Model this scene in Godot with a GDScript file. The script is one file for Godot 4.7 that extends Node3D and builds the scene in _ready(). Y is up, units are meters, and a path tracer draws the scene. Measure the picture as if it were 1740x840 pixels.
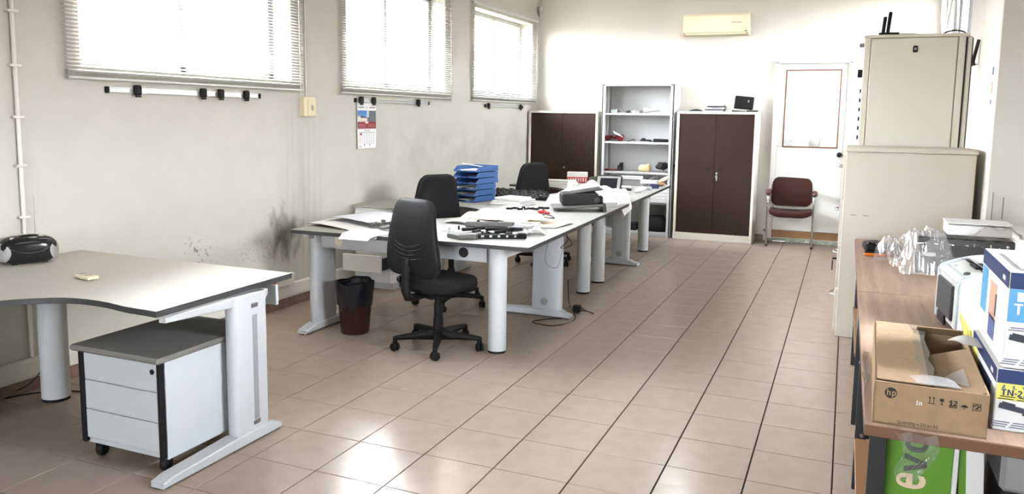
extends Node3D
# An office with two rows of work tables, built in metres: x to the right, y up, the camera looks towards -z.

const T := 0.345            # floor tile pitch
const WL := -4.075          # face of the left wall
const ZB := -10.62          # face of the back wall
const DT := 0.735           # top of the desks
const BT := 0.75            # top of the work bench
var M := {}                 # materials
var used := {}
var rng := RandomNumberGenerator.new()

# ------------------------------------------------------------------ mesh builder
class B:
	var v := PackedVector3Array()
	var n := PackedVector3Array()
	var u := PackedVector2Array()
	var idx := PackedInt32Array()
	var xf := Transform3D.IDENTITY
	var wall_uv := false
	var uv_off := Vector2.ZERO

	func at(p: Vector3, ry := 0.0, rx := 0.0, rz := 0.0) -> B:
		xf = Transform3D(Basis.from_euler(Vector3(rx, ry, rz)), p)
		return self

	func vert(p: Vector3, nn: Vector3, uv: Vector2) -> int:
		v.append(xf * p)
		n.append((xf.basis * nn).normalized())
		u.append(uv)
		return v.size() - 1

	func flat_uv(p: Vector3, nn: Vector3) -> Vector2:
		if wall_uv:
			return Vector2((2.0 - p.z) / 12.8, 1.0 - p.y / 3.3)
		var a := nn.abs()
		if a.x > a.y and a.x > a.z:
			return Vector2(p.z, -p.y) + uv_off
		if a.y > a.z:
			return Vector2(p.x, p.z) + uv_off
		return Vector2(p.x, -p.y) + uv_off

	func face(pts: Array) -> B:          # counter-clockwise seen from outside
		var nn: Vector3 = (pts[1] - pts[0]).cross(pts[2] - pts[0]).normalized()
		if nn.length() < 0.5 and pts.size() > 3:
			nn = (pts[2] - pts[0]).cross(pts[3] - pts[0]).normalized()
		var f := v.size()
		for p in pts:
			vert(p, nn, flat_uv(p, nn))
		for k in range(1, pts.size() - 1):
			idx.append_array([f, f + k + 1, f + k])
		return self

	func box(c: Vector3, s: Vector3, b := 0.0) -> B:
		var h := s * 0.5
		b = minf(b, minf(h.x, minf(h.y, h.z)) * 0.9)
		if b <= 0.0:
			var q := []
			for k in 8:
				q.append(c + Vector3(h.x if k & 1 else -h.x, h.y if k & 2 else -h.y, h.z if k & 4 else -h.z))
			for f in [[4, 5, 7, 6], [1, 0, 2, 3], [5, 1, 3, 7], [0, 4, 6, 2], [6, 7, 3, 2], [0, 1, 5, 4]]:
				face([q[f[0]], q[f[1]], q[f[2]], q[f[3]]])
			return self
		# chamfered: three points per corner
		var P := func(sx, sy, sz, ax): # the corner point on the face across axis ax
			var d := Vector3(h.x - b, h.y - b, h.z - b)
			d[ax] = h[ax]
			return c + Vector3(sx * d.x, sy * d.y, sz * d.z)
		for ax in 3:
			for s1 in [-1, 1]:
				var e1: int = (ax + 1) % 3
				var e2: int = (ax + 2) % 3
				var q := []
				for pr in [[-1, -1], [1, -1], [1, 1], [-1, 1]]:
					var sg := [0, 0, 0]
					sg[ax] = s1
					sg[e1] = pr[0]
					sg[e2] = pr[1]
					q.append(P.call(sg[0], sg[1], sg[2], ax))
				if s1 < 0:
					q.reverse()
				face(q)
		for ax in 3:                      # edges along ax
			var e1: int = (ax + 1) % 3
			var e2: int = (ax + 2) % 3
			for s1 in [-1, 1]:
				for s2 in [-1, 1]:
					var q := []
					for k in [[-1, e1], [1, e1], [1, e2], [-1, e2]]:
						var sg := [0, 0, 0]
						sg[ax] = k[0]
						sg[e1] = s1
						sg[e2] = s2
						q.append(P.call(sg[0], sg[1], sg[2], k[1]))
					if s1 * s2 < 0:
						q.reverse()
					face(q)
		for sx in [-1, 1]:
			for sy in [-1, 1]:
				for sz in [-1, 1]:
					var q := [P.call(sx, sy, sz, 0), P.call(sx, sy, sz, 1), P.call(sx, sy, sz, 2)]
					if sx * sy * sz < 0:
						q.reverse()
					face(q)
		return self

	# a smooth grid; f(s, t) gives a point, s and t run from 0 to 1
	func grid(nu: int, nv: int, f: Callable, flip := false, closed := false) -> B:
		var P := []
		for i in nu + 1:
			for j in nv + 1:
				P.append(f.call(float(i) / nu, float(j) / nv))
		var N := []
		N.resize(P.size())
		N.fill(Vector3.ZERO)
		for i in nu:
			for j in nv:
				var q := [i * (nv + 1) + j, (i + 1) * (nv + 1) + j, (i + 1) * (nv + 1) + j + 1, i * (nv + 1) + j + 1]
				var nn: Vector3 = (P[q[2]] - P[q[0]]).cross(P[q[3]] - P[q[1]])
				for k in q:
					N[k] += nn
		if closed:
			for j in nv + 1:
				var s: Vector3 = N[j] + N[nu * (nv + 1) + j]
				N[j] = s
				N[nu * (nv + 1) + j] = s
		var f0 := v.size()
		for k in P.size():
			var nn: Vector3 = N[k].normalized() * (-1.0 if flip else 1.0)
			vert(P[k], nn if nn.length() > 0.5 else Vector3.UP, Vector2(float(k / (nv + 1)) / nu, float(k % (nv + 1)) / nv))
		for i in nu:
			for j in nv:
				var a := f0 + i * (nv + 1) + j
				var b2 := a + nv + 1
				if flip:
					idx.append_array([a, b2, b2 + 1, a, b2 + 1, a + 1])
				else:
					idx.append_array([a, b2 + 1, b2, a, a + 1, b2 + 1])
		return self

	# a sheet with thickness: top and bottom grids
	func sheet(nu: int, nv: int, f: Callable, th := 0.0008) -> B:
		grid(nu, nv, f, true)
		grid(nu, nv, func(s, t): return f.call(s, t) - Vector3(0, th, 0), false)
		return self

	func tube(pts: Array, r, seg := 8, caps := true) -> B:
		var m := pts.size()
		var up := Vector3.UP
		var rings := []
		for i in m:
			var d: Vector3 = (pts[mini(i + 1, m - 1)] - pts[maxi(i - 1, 0)]).normalized()
			if absf(d.dot(up)) > 0.95:
				up = Vector3.RIGHT if absf(d.x) < 0.9 else Vector3.FORWARD
			var a := d.cross(up).normalized()
			var b2 := a.cross(d).normalized()
			up = b2
			rings.append([a, b2])
		var rad := func(i): return r[i] if r is Array else r
		grid(seg, m - 1, func(s, t):
			var i := int(round(t * (m - 1)))
			return pts[i] + (rings[i][0] * cos(TAU * s) + rings[i][1] * sin(TAU * s)) * rad.call(i), true, true)
		if caps:
			for e in [0, m - 1]:
				var q := []
				for k in seg:
					q.append(pts[e] + (rings[e][0] * cos(TAU * k / seg) + rings[e][1] * sin(TAU * k / seg)) * rad.call(e))
				if e == 0:
					q.reverse()
				q.reverse()
				face(q)
		return self

	# profile of Vector2(radius, height), bottom to top; corners sharper than about 40 degrees stay sharp
	func lathe(prof: Array, seg := 24) -> B:
		var m := prof.size()
		var dirs := []
		for i in m - 1:
			var d: Vector2 = (prof[i + 1] - prof[i]).normalized()
			dirs.append(Vector2(d.y, -d.x))
		for i in m - 1:
			var na: Vector2 = dirs[i]
			var nb: Vector2 = dirs[i]
			if i > 0 and dirs[i - 1].dot(dirs[i]) > 0.75:
				na = (dirs[i - 1] + dirs[i]).normalized()
			if i < m - 2 and dirs[i + 1].dot(dirs[i]) > 0.75:
				nb = (dirs[i + 1] + dirs[i]).normalized()
			var f := v.size()
			for k in seg + 1:
				var c := cos(TAU * k / seg)
				var s := sin(TAU * k / seg)
				vert(Vector3(prof[i].x * c, prof[i].y, prof[i].x * s), Vector3(na.x * c, na.y, na.x * s), Vector2(float(k) / seg, prof[i].y))
				vert(Vector3(prof[i + 1].x * c, prof[i + 1].y, prof[i + 1].x * s), Vector3(nb.x * c, nb.y, nb.x * s), Vector2(float(k) / seg, prof[i + 1].y))
			for k in seg:
				var a := f + k * 2
				idx.append_array([a, a + 2, a + 3, a, a + 3, a + 1])
		return self

	# an outline of Vector2(x, z) raised from y0 to y1
	func prism(poly: Array, y0: float, y1: float, bev := 0.0) -> B:
		var q := poly.duplicate()
		var area := 0.0
		for i in q.size():
			var a: Vector2 = q[i]
			var b2: Vector2 = q[(i + 1) % q.size()]
			area += a.x * b2.y - b2.x * a.y
		if area > 0:
			q.reverse()
		var m := q.size()
		var nrm := []
		for i in m:
			var d: Vector2 = (q[(i + 1) % m] - q[i]).normalized()
			nrm.append(Vector2(-d.y, d.x))       # outwards
		var inset := []
		for i in m:
			var a: Vector2 = nrm[(i + m - 1) % m]
			var b2: Vector2 = nrm[i]
			var mid := (a + b2).normalized()
			inset.append(q[i] - mid * bev / maxf(0.4, mid.dot(b2)))
		for i in m:
			var k := (i + 1) % m
			var na: Vector2 = nrm[i]
			var nb: Vector2 = nrm[i]
			if nrm[(i + m - 1) % m].dot(nrm[i]) > 0.8:
				na = (nrm[(i + m - 1) % m] + nrm[i]).normalized()
			if nrm[k].dot(nrm[i]) > 0.8:
				nb = (nrm[k] + nrm[i]).normalized()
			var rows := [[q, y0 + bev, 0.0], [q, y1 - bev, 0.0]]
			var bands := [[q, y0 + bev, q, y1 - bev, 0.0]]
			if bev > 0.0:
				bands.append([q, y1 - bev, inset, y1, 1.0])
				bands.append([inset, y0, q, y0 + bev, -1.0])
			for bd in bands:
				var f := v.size()
				var len := Vector2(q[k] - q[i]).length()
				vert(Vector3(bd[0][i].x, bd[1], bd[0][i].y), Vector3(na.x, bd[4], na.y), Vector2(0, -bd[1]))
				vert(Vector3(bd[0][k].x, bd[1], bd[0][k].y), Vector3(nb.x, bd[4], nb.y), Vector2(len, -bd[1]))
				vert(Vector3(bd[2][k].x, bd[3], bd[2][k].y), Vector3(nb.x, bd[4], nb.y), Vector2(len, -bd[3]))
				vert(Vector3(bd[2][i].x, bd[3], bd[2][i].y), Vector3(na.x, bd[4], na.y), Vector2(0, -bd[3]))
				idx.append_array([f, f + 2, f + 1, f, f + 3, f + 2])
		var cap: Array = inset if bev > 0.0 else q
		var tr := Geometry2D.triangulate_polygon(PackedVector2Array(cap))
		for side in [1, -1]:
			var f := v.size()
			for p in cap:
				vert(Vector3(p.x, y1 if side > 0 else y0, p.y), Vector3(0, side, 0), Vector2(p.x, p.y) + uv_off)
			for k in range(0, tr.size(), 3):
				var a: Vector2 = cap[tr[k]]
				var b2: Vector2 = cap[tr[k + 1]]
				var c: Vector2 = cap[tr[k + 2]]
				var up := (b2 - a).cross(c - a) < 0.0
				if up == (side > 0):
					idx.append_array([f + tr[k], f + tr[k + 2], f + tr[k + 1]])
				else:
					idx.append_array([f + tr[k], f + tr[k + 1], f + tr[k + 2]])
		return self

	# closed skin over rings of equal size, each an Array of Vector3
	func loft(rings: Array, caps := true) -> B:
		var m: int = rings[0].size()
		grid(m, rings.size() - 1, func(s, t):
			return rings[int(round(t * (rings.size() - 1)))][int(round(s * m)) % m], false, true)
		if caps:
			for e in [0, rings.size() - 1]:
				var c := Vector3.ZERO
				for p in rings[e]:
					c += p / m
				for k in m:
					var a: Vector3 = rings[e][k]
					var b2: Vector3 = rings[e][(k + 1) % m]
					if e == 0:
						face([c, b2, a])
					else:
						face([c, a, b2])
		return self

	func ball(c: Vector3, r: Vector3, nu := 16, nv := 10, e := 1.0) -> B:
		var pw := func(x): return signf(x) * pow(absf(x), e)
		grid(nu, nv, func(s, t):
			var a: float = TAU * s
			var b2: float = PI * (t - 0.5)
			return c + Vector3(r.x * pw.call(cos(b2)) * pw.call(cos(a)), r.y * pw.call(sin(b2)), r.z * pw.call(cos(b2)) * pw.call(sin(a))), true, true)
		return self

	func mesh() -> ArrayMesh:
		var a := []
		a.resize(Mesh.ARRAY_MAX)
		a[Mesh.ARRAY_VERTEX] = v
		a[Mesh.ARRAY_NORMAL] = n
		a[Mesh.ARRAY_TEX_UV] = u
		a[Mesh.ARRAY_INDEX] = idx
		var m := ArrayMesh.new()
		m.add_surface_from_arrays(Mesh.PRIMITIVE_TRIANGLES, a)
		return m

# ------------------------------------------------------------------ nodes
func numbered(called: String) -> String:
	used[called] = used.get(called, -1) + 1
	return called if used[called] == 0 else "%s_%03d" % [called, used[called]]

func tag(o: Node3D, label: String, category: String, group := "") -> Node3D:
	o.set_meta("label", label)
	o.set_meta("category", category)
	if group:
		o.set_meta("group", group)
	return o

func thing(called: String, label: String, category: String, pos := Vector3.ZERO, ry := 0.0, group := "") -> Node3D:
	var o := Node3D.new()
	o.name = numbered(called)
	add_child(o)
	o.position = pos
	o.rotation.y = ry
	tag(o, label, category, group)
	return o

func part(parent: Node3D, called: String, b, mat: Material, label := "") -> MeshInstance3D:
	var o := MeshInstance3D.new()
	o.mesh = b.mesh() if b is B else b
	o.material_override = mat
	o.name = called if parent != self else numbered(called)
	if parent != self:
		var k := 0
		while parent.has_node(NodePath(o.name)):
			k += 1
			o.name = "%s_%03d" % [called, k]
	parent.add_child(o, true)
	if label:
		o.set_meta("label", label)
	return o

func solo(called: String, b, mat: Material, label: String, category: String, pos := Vector3.ZERO, ry := 0.0, group := "") -> MeshInstance3D:
	var o := part(self, called, b, mat)
	o.position = pos
	o.rotation.y = ry
	tag(o, label, category, group)
	return o

func struct(called: String, b, mat: Material, parent: Node3D = self) -> MeshInstance3D:
	var o := part(parent, called, b, mat)
	if parent == self:
		o.set_meta("kind", "structure")
	return o

func copy(o: Node3D, base: String, label: String, pos: Vector3, ry := 0.0, group := "") -> Node3D:
	var c: Node3D = o.duplicate()
	c.name = numbered(base)
	add_child(c)
	c.position = pos
	c.rotation.y = ry
	c.set_meta("label", label)
	if group:
		c.set_meta("group", group)
	return c

func nb() -> B:
	return B.new()

func bx(c: Vector3, s: Vector3, bev := 0.003) -> B:
	return B.new().box(c, s, bev)

func words(parent: Node3D, text: String, size: float, pos: Vector3, rot: Vector3, mat: Material, bold := false, italic := false, called := "lettering") -> MeshInstance3D:
	var f := SystemFont.new()
	f.font_names = PackedStringArray(["Droid Sans"])
	f.font_weight = 700 if bold else 400
	f.font_italic = italic
	var t := TextMesh.new()
	t.font = f
	t.text = text
	t.font_size = 32
	t.pixel_size = size / 32.0
	t.depth = 0.0006
	t.curve_step = 2.0
	t.horizontal_alignment = HORIZONTAL_ALIGNMENT_LEFT
	var o := part(parent, called, t, mat)
	o.position = pos
	o.rotation = rot
	return o

# ------------------------------------------------------------------ materials
func srgb(r: int, g: int, b: int) -> Color:
	return Color8(r, g, b)

func mat(key: String, c: Color, rough := 0.6, metal := 0.0) -> StandardMaterial3D:
	var m := StandardMaterial3D.new()
	m.resource_name = key
	m.albedo_color = c
	m.roughness = rough
	m.metallic = metal
	M[key] = m
	return m

func noise(seed_: int, freq: float, oct := 4) -> FastNoiseLite:
	var f := FastNoiseLite.new()
	f.seed = seed_
	f.frequency = freq
	f.fractal_octaves = oct
	f.noise_type = FastNoiseLite.TYPE_SIMPLEX_SMOOTH
	return f

# image of size w x h where f(x, y) gives the colour
func tex(w: int, h: int, f: Callable, mip := true) -> ImageTexture:
	var im := Image.create(w, h, false, Image.FORMAT_RGB8)
	for y in h:
		for x in w:
			im.set_pixel(x, y, f.call(x, y))
	if mip:
		im.generate_mipmaps()
	return ImageTexture.create_from_image(im)

func bump(m: StandardMaterial3D, seed_: int, freq: float, cm: float, scale: float, tri := true) -> void:
	var im := noise(seed_, freq, 4).get_seamless_image(256, 256)
	im.convert(Image.FORMAT_RGB8)
	m.heightmap_enabled = true
	m.heightmap_texture = ImageTexture.create_from_image(im)
	m.heightmap_scale = cm
	if tri:
		m.uv1_triplanar = true
		m.uv1_scale = Vector3.ONE * scale

func speckle(m: StandardMaterial3D, seed_: int, freq: float, lo: float, hi: float, scale: float) -> void:
	var im := noise(seed_, freq, 5).get_seamless_image(256, 256)
	im.convert(Image.FORMAT_RGB8)
	for y in 256:
		for x in 256:
			var g := lerpf(lo, hi, im.get_pixel(x, y).r)
			im.set_pixel(x, y, Color(g, g, g))
	m.albedo_texture = ImageTexture.create_from_image(im)
	m.uv1_triplanar = true
	m.uv1_scale = Vector3.ONE * scale

func make_materials() -> void:
	var m: StandardMaterial3D
	# floor tiles: mottled glazed stoneware
	var na := noise(11, 0.012, 4)
	var nc := noise(12, 0.11, 3)
	var nd := noise(13, 0.35, 2)
	m = mat("floor_tile", Color.WHITE, 0.3)
	m.albedo_texture = tex(1024, 1024, func(x, y):
		var a := na.get_noise_2d(x * 0.5, y * 0.5)
		var b2 := nc.get_noise_2d(x * 0.5, y * 0.5)
		var d := nd.get_noise_2d(x, y * 0.8)
		var g := 0.69 + 0.03 * a + 0.012 * b2 + 0.02 * d - clampf((d - 0.25) * 0.5, 0.0, 0.11) * (0.35 + clampf(a + b2 * 0.8, 0.0, 1.0))
		return Color(g * 1.035, g * 0.93, g * 0.85))
	var nr := noise(14, 0.02, 4)
	m.roughness_texture = tex(256, 256, func(x, y):
		var g := clampf(0.72 + 0.2 * nr.get_noise_2d(x, y) + 0.2 * nc.get_noise_2d(x * 3, y * 3), 0.0, 1.0)
		return Color(g, g, g))
	m.roughness = 0.29
	m.metallic_specular = 0.7
	m = mat("grout", srgb(52, 44, 39), 0.9)
	m = mat("skirting", srgb(140, 116, 104), 0.4)
	speckle(m, 21, 0.03, 0.82, 1.0, 1.4)
	# walls
	m = mat("wall", srgb(240, 238, 230), 0.85)
	speckle(m, 31, 0.01, 0.965, 1.0, 0.35)
	bump(M.wall, 32, 0.06, 0.08, 0.35)
	m = mat("wall_left", Color.WHITE, 0.85)
	var nw := noise(33, 0.004, 5)
	var nv := noise(34, 0.03, 4)
	var ns := noise(35, 0.2, 2)
	m.albedo_texture = tex(1600, 440, func(px, py):
		var z: float = 2.0 - px * 12.8 / 1600.0
		var y: float = 3.3 * (1.0 - py / 440.0)
		var g: float = 0.81 + 0.03 * nw.get_noise_2d(px, py) + 0.01 * nv.get_noise_2d(px * 1.3, py * 1.1)
		var grime := 0.0
		# rubbed grey patch beside the second desk
		var d1 := Vector2((z + 5.06) / 0.17, (y - 0.6) / 0.19)
		grime += 0.36 * clampf(1.2 - d1.length() + 0.7 * nv.get_noise_2d(px * 2.0, py), 0.0, 1.0)
		# dark flecks and rub marks behind the first desk
		var d2 := Vector2((z + 4.12) / 0.2, (y - 0.52) / 0.16)
		if d2.length() < 1.3 and ns.get_noise_2d(px * 0.8, py * 0.9) + 0.4 * nv.get_noise_2d(px, py) > 0.5:
			grime += 0.34 * clampf(1.3 - d2.length(), 0.0, 1.0)
		var d3 := Vector2((z + 4.75) / 0.3, (y - 0.5) / 0.12)
		if d3.length() < 1.2 and ns.get_noise_2d(px * 0.8 + 50, py * 1.6) > 0.35:
			grime += 0.08 * clampf(1.3 - d3.length(), 0.0, 1.0)
		# faint runs down the wall between the windows
		var d4 := absf(z + 5.3) / 0.35
		grime += 0.10 * clampf(1.0 - d4, 0.0, 1.0) * clampf(1.9 - y, 0.0, 1.0) * (0.6 + 0.6 * nv.get_noise_2d(px * 5.0, py * 0.2))
		# dust rubbed on the wall behind the table row
		grime += 0.07 * clampf(1.0 - absf(y - 1.2) / 0.35, 0.0, 1.0) * clampf((-z - 6.0) / 0.5, 0.0, 1.0) * (0.5 + nw.get_noise_2d(px * 4.0, py * 4.0))
		g -= clampf(grime, 0.0, 0.6)
		return Color(g, g * (0.988 - 0.02 * grime), g * (0.94 - 0.05 * grime)))
	mat("ceiling", srgb(244, 243, 238), 0.9)
	mat("trunking", srgb(232, 229, 219), 0.5)
	m = mat("lamp_glow", srgb(250, 248, 240), 0.5)
	m.emission_enabled = true
	m.emission = Color(1.0, 0.98, 0.94)
	m.emission_energy_multiplier = 6.0
	# window parts
	m = mat("alu", srgb(188, 191, 194), 0.35, 0.6)
	m = mat("slat", srgb(238, 238, 234), 0.45)
	m.backlight_enabled = true
	m.backlight = Color(0.55, 0.55, 0.53)
	mat("blind_rail", srgb(212, 214, 212), 0.4)
	m = mat("glass", Color(1, 1, 1, 0.06), 0.02)
	m.transparency = BaseMaterial3D.TRANSPARENCY_ALPHA
	mat("cord", srgb(205, 203, 196), 0.7)
	# furniture
	m = mat("laminate", srgb(170, 170, 165), 0.38)
	m = mat("laminate_beige", srgb(212, 208, 197), 0.4)
	mat("edge_dark", srgb(58, 59, 61), 0.55)
	mat("metal_grey", srgb(198, 201, 203), 0.42)
	mat("metal_light", srgb(210, 213, 214), 0.4)
	mat("strip_grey", srgb(150, 153, 156), 0.6)
	mat("ped_grey", srgb(205, 209, 211), 0.45)
	m = mat("ped_top", srgb(128, 126, 122), 0.42)
	m = mat("black_plastic", srgb(19, 20, 22), 0.55)
	m.metallic_specular = 0.35
	mat("black_gloss", srgb(18, 19, 22), 0.18)
	mat("black_matte", srgb(24, 24, 26), 0.75)
	m = mat("fabric_black", srgb(17, 17, 21), 0.95)
	bump(m, 41, 0.2, 0.06, 9.0)
	m = mat("fabric_brown", srgb(66, 32, 23), 0.95)
	speckle(m, 42, 0.12, 0.8, 1.0, 7.0)
	bump(m, 43, 0.2, 0.06, 9.0)
	mat("arm_brown", srgb(84, 54, 44), 0.6)
	m = mat("chrome", srgb(216, 216, 218), 0.16, 1.0)
	mat("cream", srgb(236, 231, 216), 0.45)
	m = mat("brown_door", srgb(50, 34, 29), 0.5)
	m.metallic_specular = 0.3
	mat("shelf_grey", srgb(214, 217, 218), 0.45)
	mat("beige_metal", srgb(216, 210, 194), 0.45)
	mat("rack_cream", srgb(232, 229, 213), 0.42)
	mat("ac_cream", srgb(246, 238, 208), 0.4)
	mat("ac_shade", srgb(206, 200, 176), 0.5)
	mat("door_white", srgb(238, 238, 232), 0.45)
	mat("door_wood", srgb(110, 66, 46), 0.5)
	mat("wood_strip", srgb(146, 108, 66), 0.55)
	m = mat("marble", srgb(190, 200, 178), 0.25)
	speckle(m, 44, 0.02, 0.7, 1.0, 2.0)
	mat("green_stain", srgb(124, 150, 104), 0.4)
	# walnut laminate bench: streaks along z
	var ng := noise(51, 0.02, 4)
	m = mat("walnut", Color.WHITE, 0.42)
	m.albedo_texture = tex(256, 512, func(x, y):
		var g: float = 0.62 + 0.09 * ng.get_noise_2d(x * 4.0, y * 0.12) + 0.04 * ng.get_noise_2d(x * 14.0, y * 0.5)
		return Color(g * 1.06, g * 0.9, g * 0.78))
	m = mat("walnut_edge", srgb(112, 78, 54), 0.45)
	m = mat("shelf_wood", srgb(150, 110, 74), 0.5)
	mat("black_steel", srgb(34, 36, 38), 0.4)
	# boxes and paper
	m = mat("cardboard", srgb(176, 148, 116), 0.85)
	speckle(m, 61, 0.03, 0.93, 1.0, 3.0)
	mat("ink", srgb(42, 36, 32), 0.8)
	mat("white_print", srgb(240, 240, 238), 0.7)
	m = mat("paper", srgb(240, 240, 238), 0.8)
	m.backlight_enabled = true
	m.backlight = Color(0.15, 0.15, 0.15)
	mat("paper_blue", srgb(222, 226, 236), 0.7)
	mat("paper_cream", srgb(226, 206, 172), 0.8)
	mat("paper_yellow", srgb(238, 208, 140), 0.8)
	mat("carton_white", srgb(238, 238, 236), 0.55)
	mat("carton_navy", srgb(38, 58, 104), 0.4)
	mat("carton_blue", srgb(96, 172, 222), 0.4)
	mat("carton_yellow", srgb(238, 232, 120), 0.45)
	mat("carton_photo", srgb(92, 108, 158), 0.4)
	mat("skin_print", srgb(214, 170, 142), 0.5)
	mat("toner_print", srgb(52, 58, 72), 0.5)
	mat("text_grey", srgb(120, 128, 146), 0.7)
	mat("green_carton", srgb(92, 146, 34), 0.5)
	mat("green_dark", srgb(34, 52, 26), 0.6)
	mat("red", srgb(196, 40, 48), 0.45)
	mat("dark_red", srgb(128, 34, 44), 0.6)
	mat("blue_tray", srgb(48, 92, 152), 0.4)
	mat("grey_plastic", srgb(86, 86, 82), 0.5)
	mat("mid_grey", srgb(158, 158, 156), 0.5)
	mat("dark_grey", srgb(52, 53, 54), 0.5)
	mat("light_plastic", srgb(206, 208, 203), 0.4)
	mat("printer_grey", srgb(136, 136, 136), 0.4)
	mat("side_grey", srgb(176, 185, 187), 0.45)
	mat("ivory", srgb(226, 216, 184), 0.5)
	mat("navy", srgb(36, 40, 84), 0.5)
	mat("bin_brown", srgb(56, 22, 19), 0.45)
	m = mat("bin_bag", srgb(26, 30, 40), 0.22)
	mat("steel", srgb(170, 174, 178), 0.3, 0.9)
	mat("silver", srgb(206, 208, 208), 0.3, 0.4)
	mat("orange", srgb(222, 118, 30), 0.4)
	mat("brown_thing", srgb(168, 128, 90), 0.8)
	mat("leather_cream", srgb(224, 206, 158), 0.7)
	mat("olive", srgb(58, 62, 46), 0.8)
	mat("screen_dark", srgb(26, 28, 34), 0.12)
	m = mat("film", Color(1, 1, 1, 0.03), 0.12)
	m.transparency = BaseMaterial3D.TRANSPARENCY_ALPHA
	m = mat("clear_film", Color(1, 1, 1, 0.1), 0.1)
	m.transparency = BaseMaterial3D.TRANSPARENCY_ALPHA
	m.metallic_specular = 0.7
	m = mat("white_bag", srgb(242, 242, 242), 0.45)
	m.backlight_enabled = true
	m.backlight = Color(0.4, 0.4, 0.4)
	m = mat("foggy_bag", Color(0.93, 0.94, 0.95, 0.22), 0.3)
	m.transparency = BaseMaterial3D.TRANSPARENCY_ALPHA

# ------------------------------------------------------------------ the setting
func build_room() -> void:
	# floor: joint bed, tiles one by one, the far and hidden ones joined
	var floor_ := struct("floor", bx(Vector3(-1.5, -0.055, -2.9), Vector3(5.9, 0.1, 17.8), 0.0), M.grout)
	var variants := []
	for k in 8:
		var b := nb()
		b.uv_off = Vector2(k * 0.37, k * 0.61)
		b.box(Vector3(0, -0.003, 0), Vector3(T - 0.0062, 0.006, T - 0.0042), 0.0012)
		variants.append(b.mesh())
	var rest := nb()
	for k in range(-24, 22):
		for i in range(-9, 6):
			var c := Vector3((i + 0.5 - 2.9172) * T, 0, -(k + 0.5) * T - 3.052)
			if c.x < WL + 0.02 or c.z < ZB - 0.15:
				continue
			if k >= -4 and k < 15:
				var o := part(floor_, "tile", variants[rng.randi() % 8], M.floor_tile)
				o.position = c + Vector3(0, rng.randf_range(-0.0004, 0.0), 0)
				o.rotation.y = PI if rng.randf() < 0.5 else 0.0
			else:
				rest.uv_off = Vector2(rng.randf(), rng.randf())
				rest.at(c).box(Vector3(0, -0.003, 0), Vector3(T - 0.0062, 0.006, T - 0.0042), 0.0012)
	part(floor_, "distant_tiles", rest, M.floor_tile).set_meta("kind", "stuff")
	# ceiling
	struct("ceiling", bx(Vector3(-1.4, 3.3, -2.9), Vector3(6.4, 0.2, 17.8), 0.0), M.ceiling)
	# left wall with three window openings (z from, z to)
	var wins := [[-3.3, -5.18], [-5.94, -7.78], [-8.53, -10.36]]
	var b := nb()
	b.wall_uv = true
	var th := 0.28
	var xc := WL - th / 2
	b.box(Vector3(xc, 0.9, -4.4), Vector3(th, 1.8, 12.8))
	b.box(Vector3(xc, 3.0, -4.4), Vector3(th, 0.4, 12.8))
	var prev := 2.0
	for w in wins + [[-10.8, 0]]:
		b.box(Vector3(xc, 2.3, (prev + w[0]) / 2), Vector3(th, 1.0, prev - w[0]))
		prev = w[1]
	b.box(Vector3(xc, 1.6, 3.6), Vector3(th, 3.2, 3.2))
	struct("wall_left", b, M.wall_left)
	for k in 3:
		var w: Array = wins[k]
		var zc: float = (w[0] + w[1]) / 2
		var ww: float = w[0] - w[1]
		var win := Node3D.new()
		win.name = "window_%d" % (k + 1)
		add_child(win)
		win.position = Vector3(WL - 0.2, 1.8, zc)
		win.set_meta("kind", "structure")
		var fr := nb()
		for s in [-1, 1]:
			fr.box(Vector3(0, 0.5, s * (ww / 2 - 0.025)), Vector3(0.05, 1.0, 0.05), 0.004)
		fr.box(Vector3(0, 0.5, 0), Vector3(0.05, 1.0, 0.05), 0.004)
		for y in [0.025, 0.975]:
			fr.box(Vector3(0, y, 0), Vector3(0.05, 0.05, ww), 0.004)
		part(win, "window_frame", fr, M.alu)
		for s in [-1, 1]:
			part(win, "pane", bx(Vector3(0, 0.5, s * ww / 4), Vector3(0.004, 0.92, ww / 2 - 0.06), 0.0), M.glass)
	# back wall with the doorway
	b = nb()
	b.box(Vector3(-2.6, 1.65, ZB - 0.1), Vector3(3.44, 3.3, 0.2))
	b.box(Vector3(0.62, 1.65, ZB - 0.1), Vector3(1.2, 3.3, 0.2))
	b.box(Vector3(-0.43, 2.795, ZB - 0.1), Vector3(0.9, 1.01, 0.2))
	struct("wall_back", b, M.wall)
	# right wall: thick wall with a window high up, a column, then a bay with a deep sill
	b = nb()
	b.box(Vector3(1.14, 0.95, -8.65), Vector3(0.28, 1.9, 4.1))
	b.box(Vector3(1.14, 3.16, -8.65), Vector3(0.28, 0.3, 4.1))
	b.box(Vector3(1.14, 2.455, -7.62), Vector3(0.28, 1.11, 2.06))
	b.box(Vector3(1.14, 2.455, -10.5), Vector3(0.28, 1.11, 0.4))
	b.box(Vector3(1.45, 2.75, -0.35), Vector3(0.3, 1.1, 11.1))
	b.box(Vector3(1.45, 1.545, 1.6), Vector3(0.3, 1.31, 7.2))
	b.box(Vector3(1.45, 1.545, -4.6), Vector3(0.3, 1.31, 2.6))
	struct("wall_right", b, M.wall)
	struct("wall_right_column", bx(Vector3(1.2, 1.65, -6.25), Vector3(0.7, 3.3, 0.7), 0.006), M.wall)
	struct("wall_right_sill", bx(Vector3(1.28, 0.445, -0.35), Vector3(0.66, 0.89, 11.1), 0.006), M.wall)
	b = nb()
	b.box(Vector3(-1.4, 0.5, 5.1), Vector3(6.4, 1.0, 0.2))
	b.box(Vector3(-1.4, 2.8, 5.1), Vector3(6.4, 1.0, 0.2))
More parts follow.
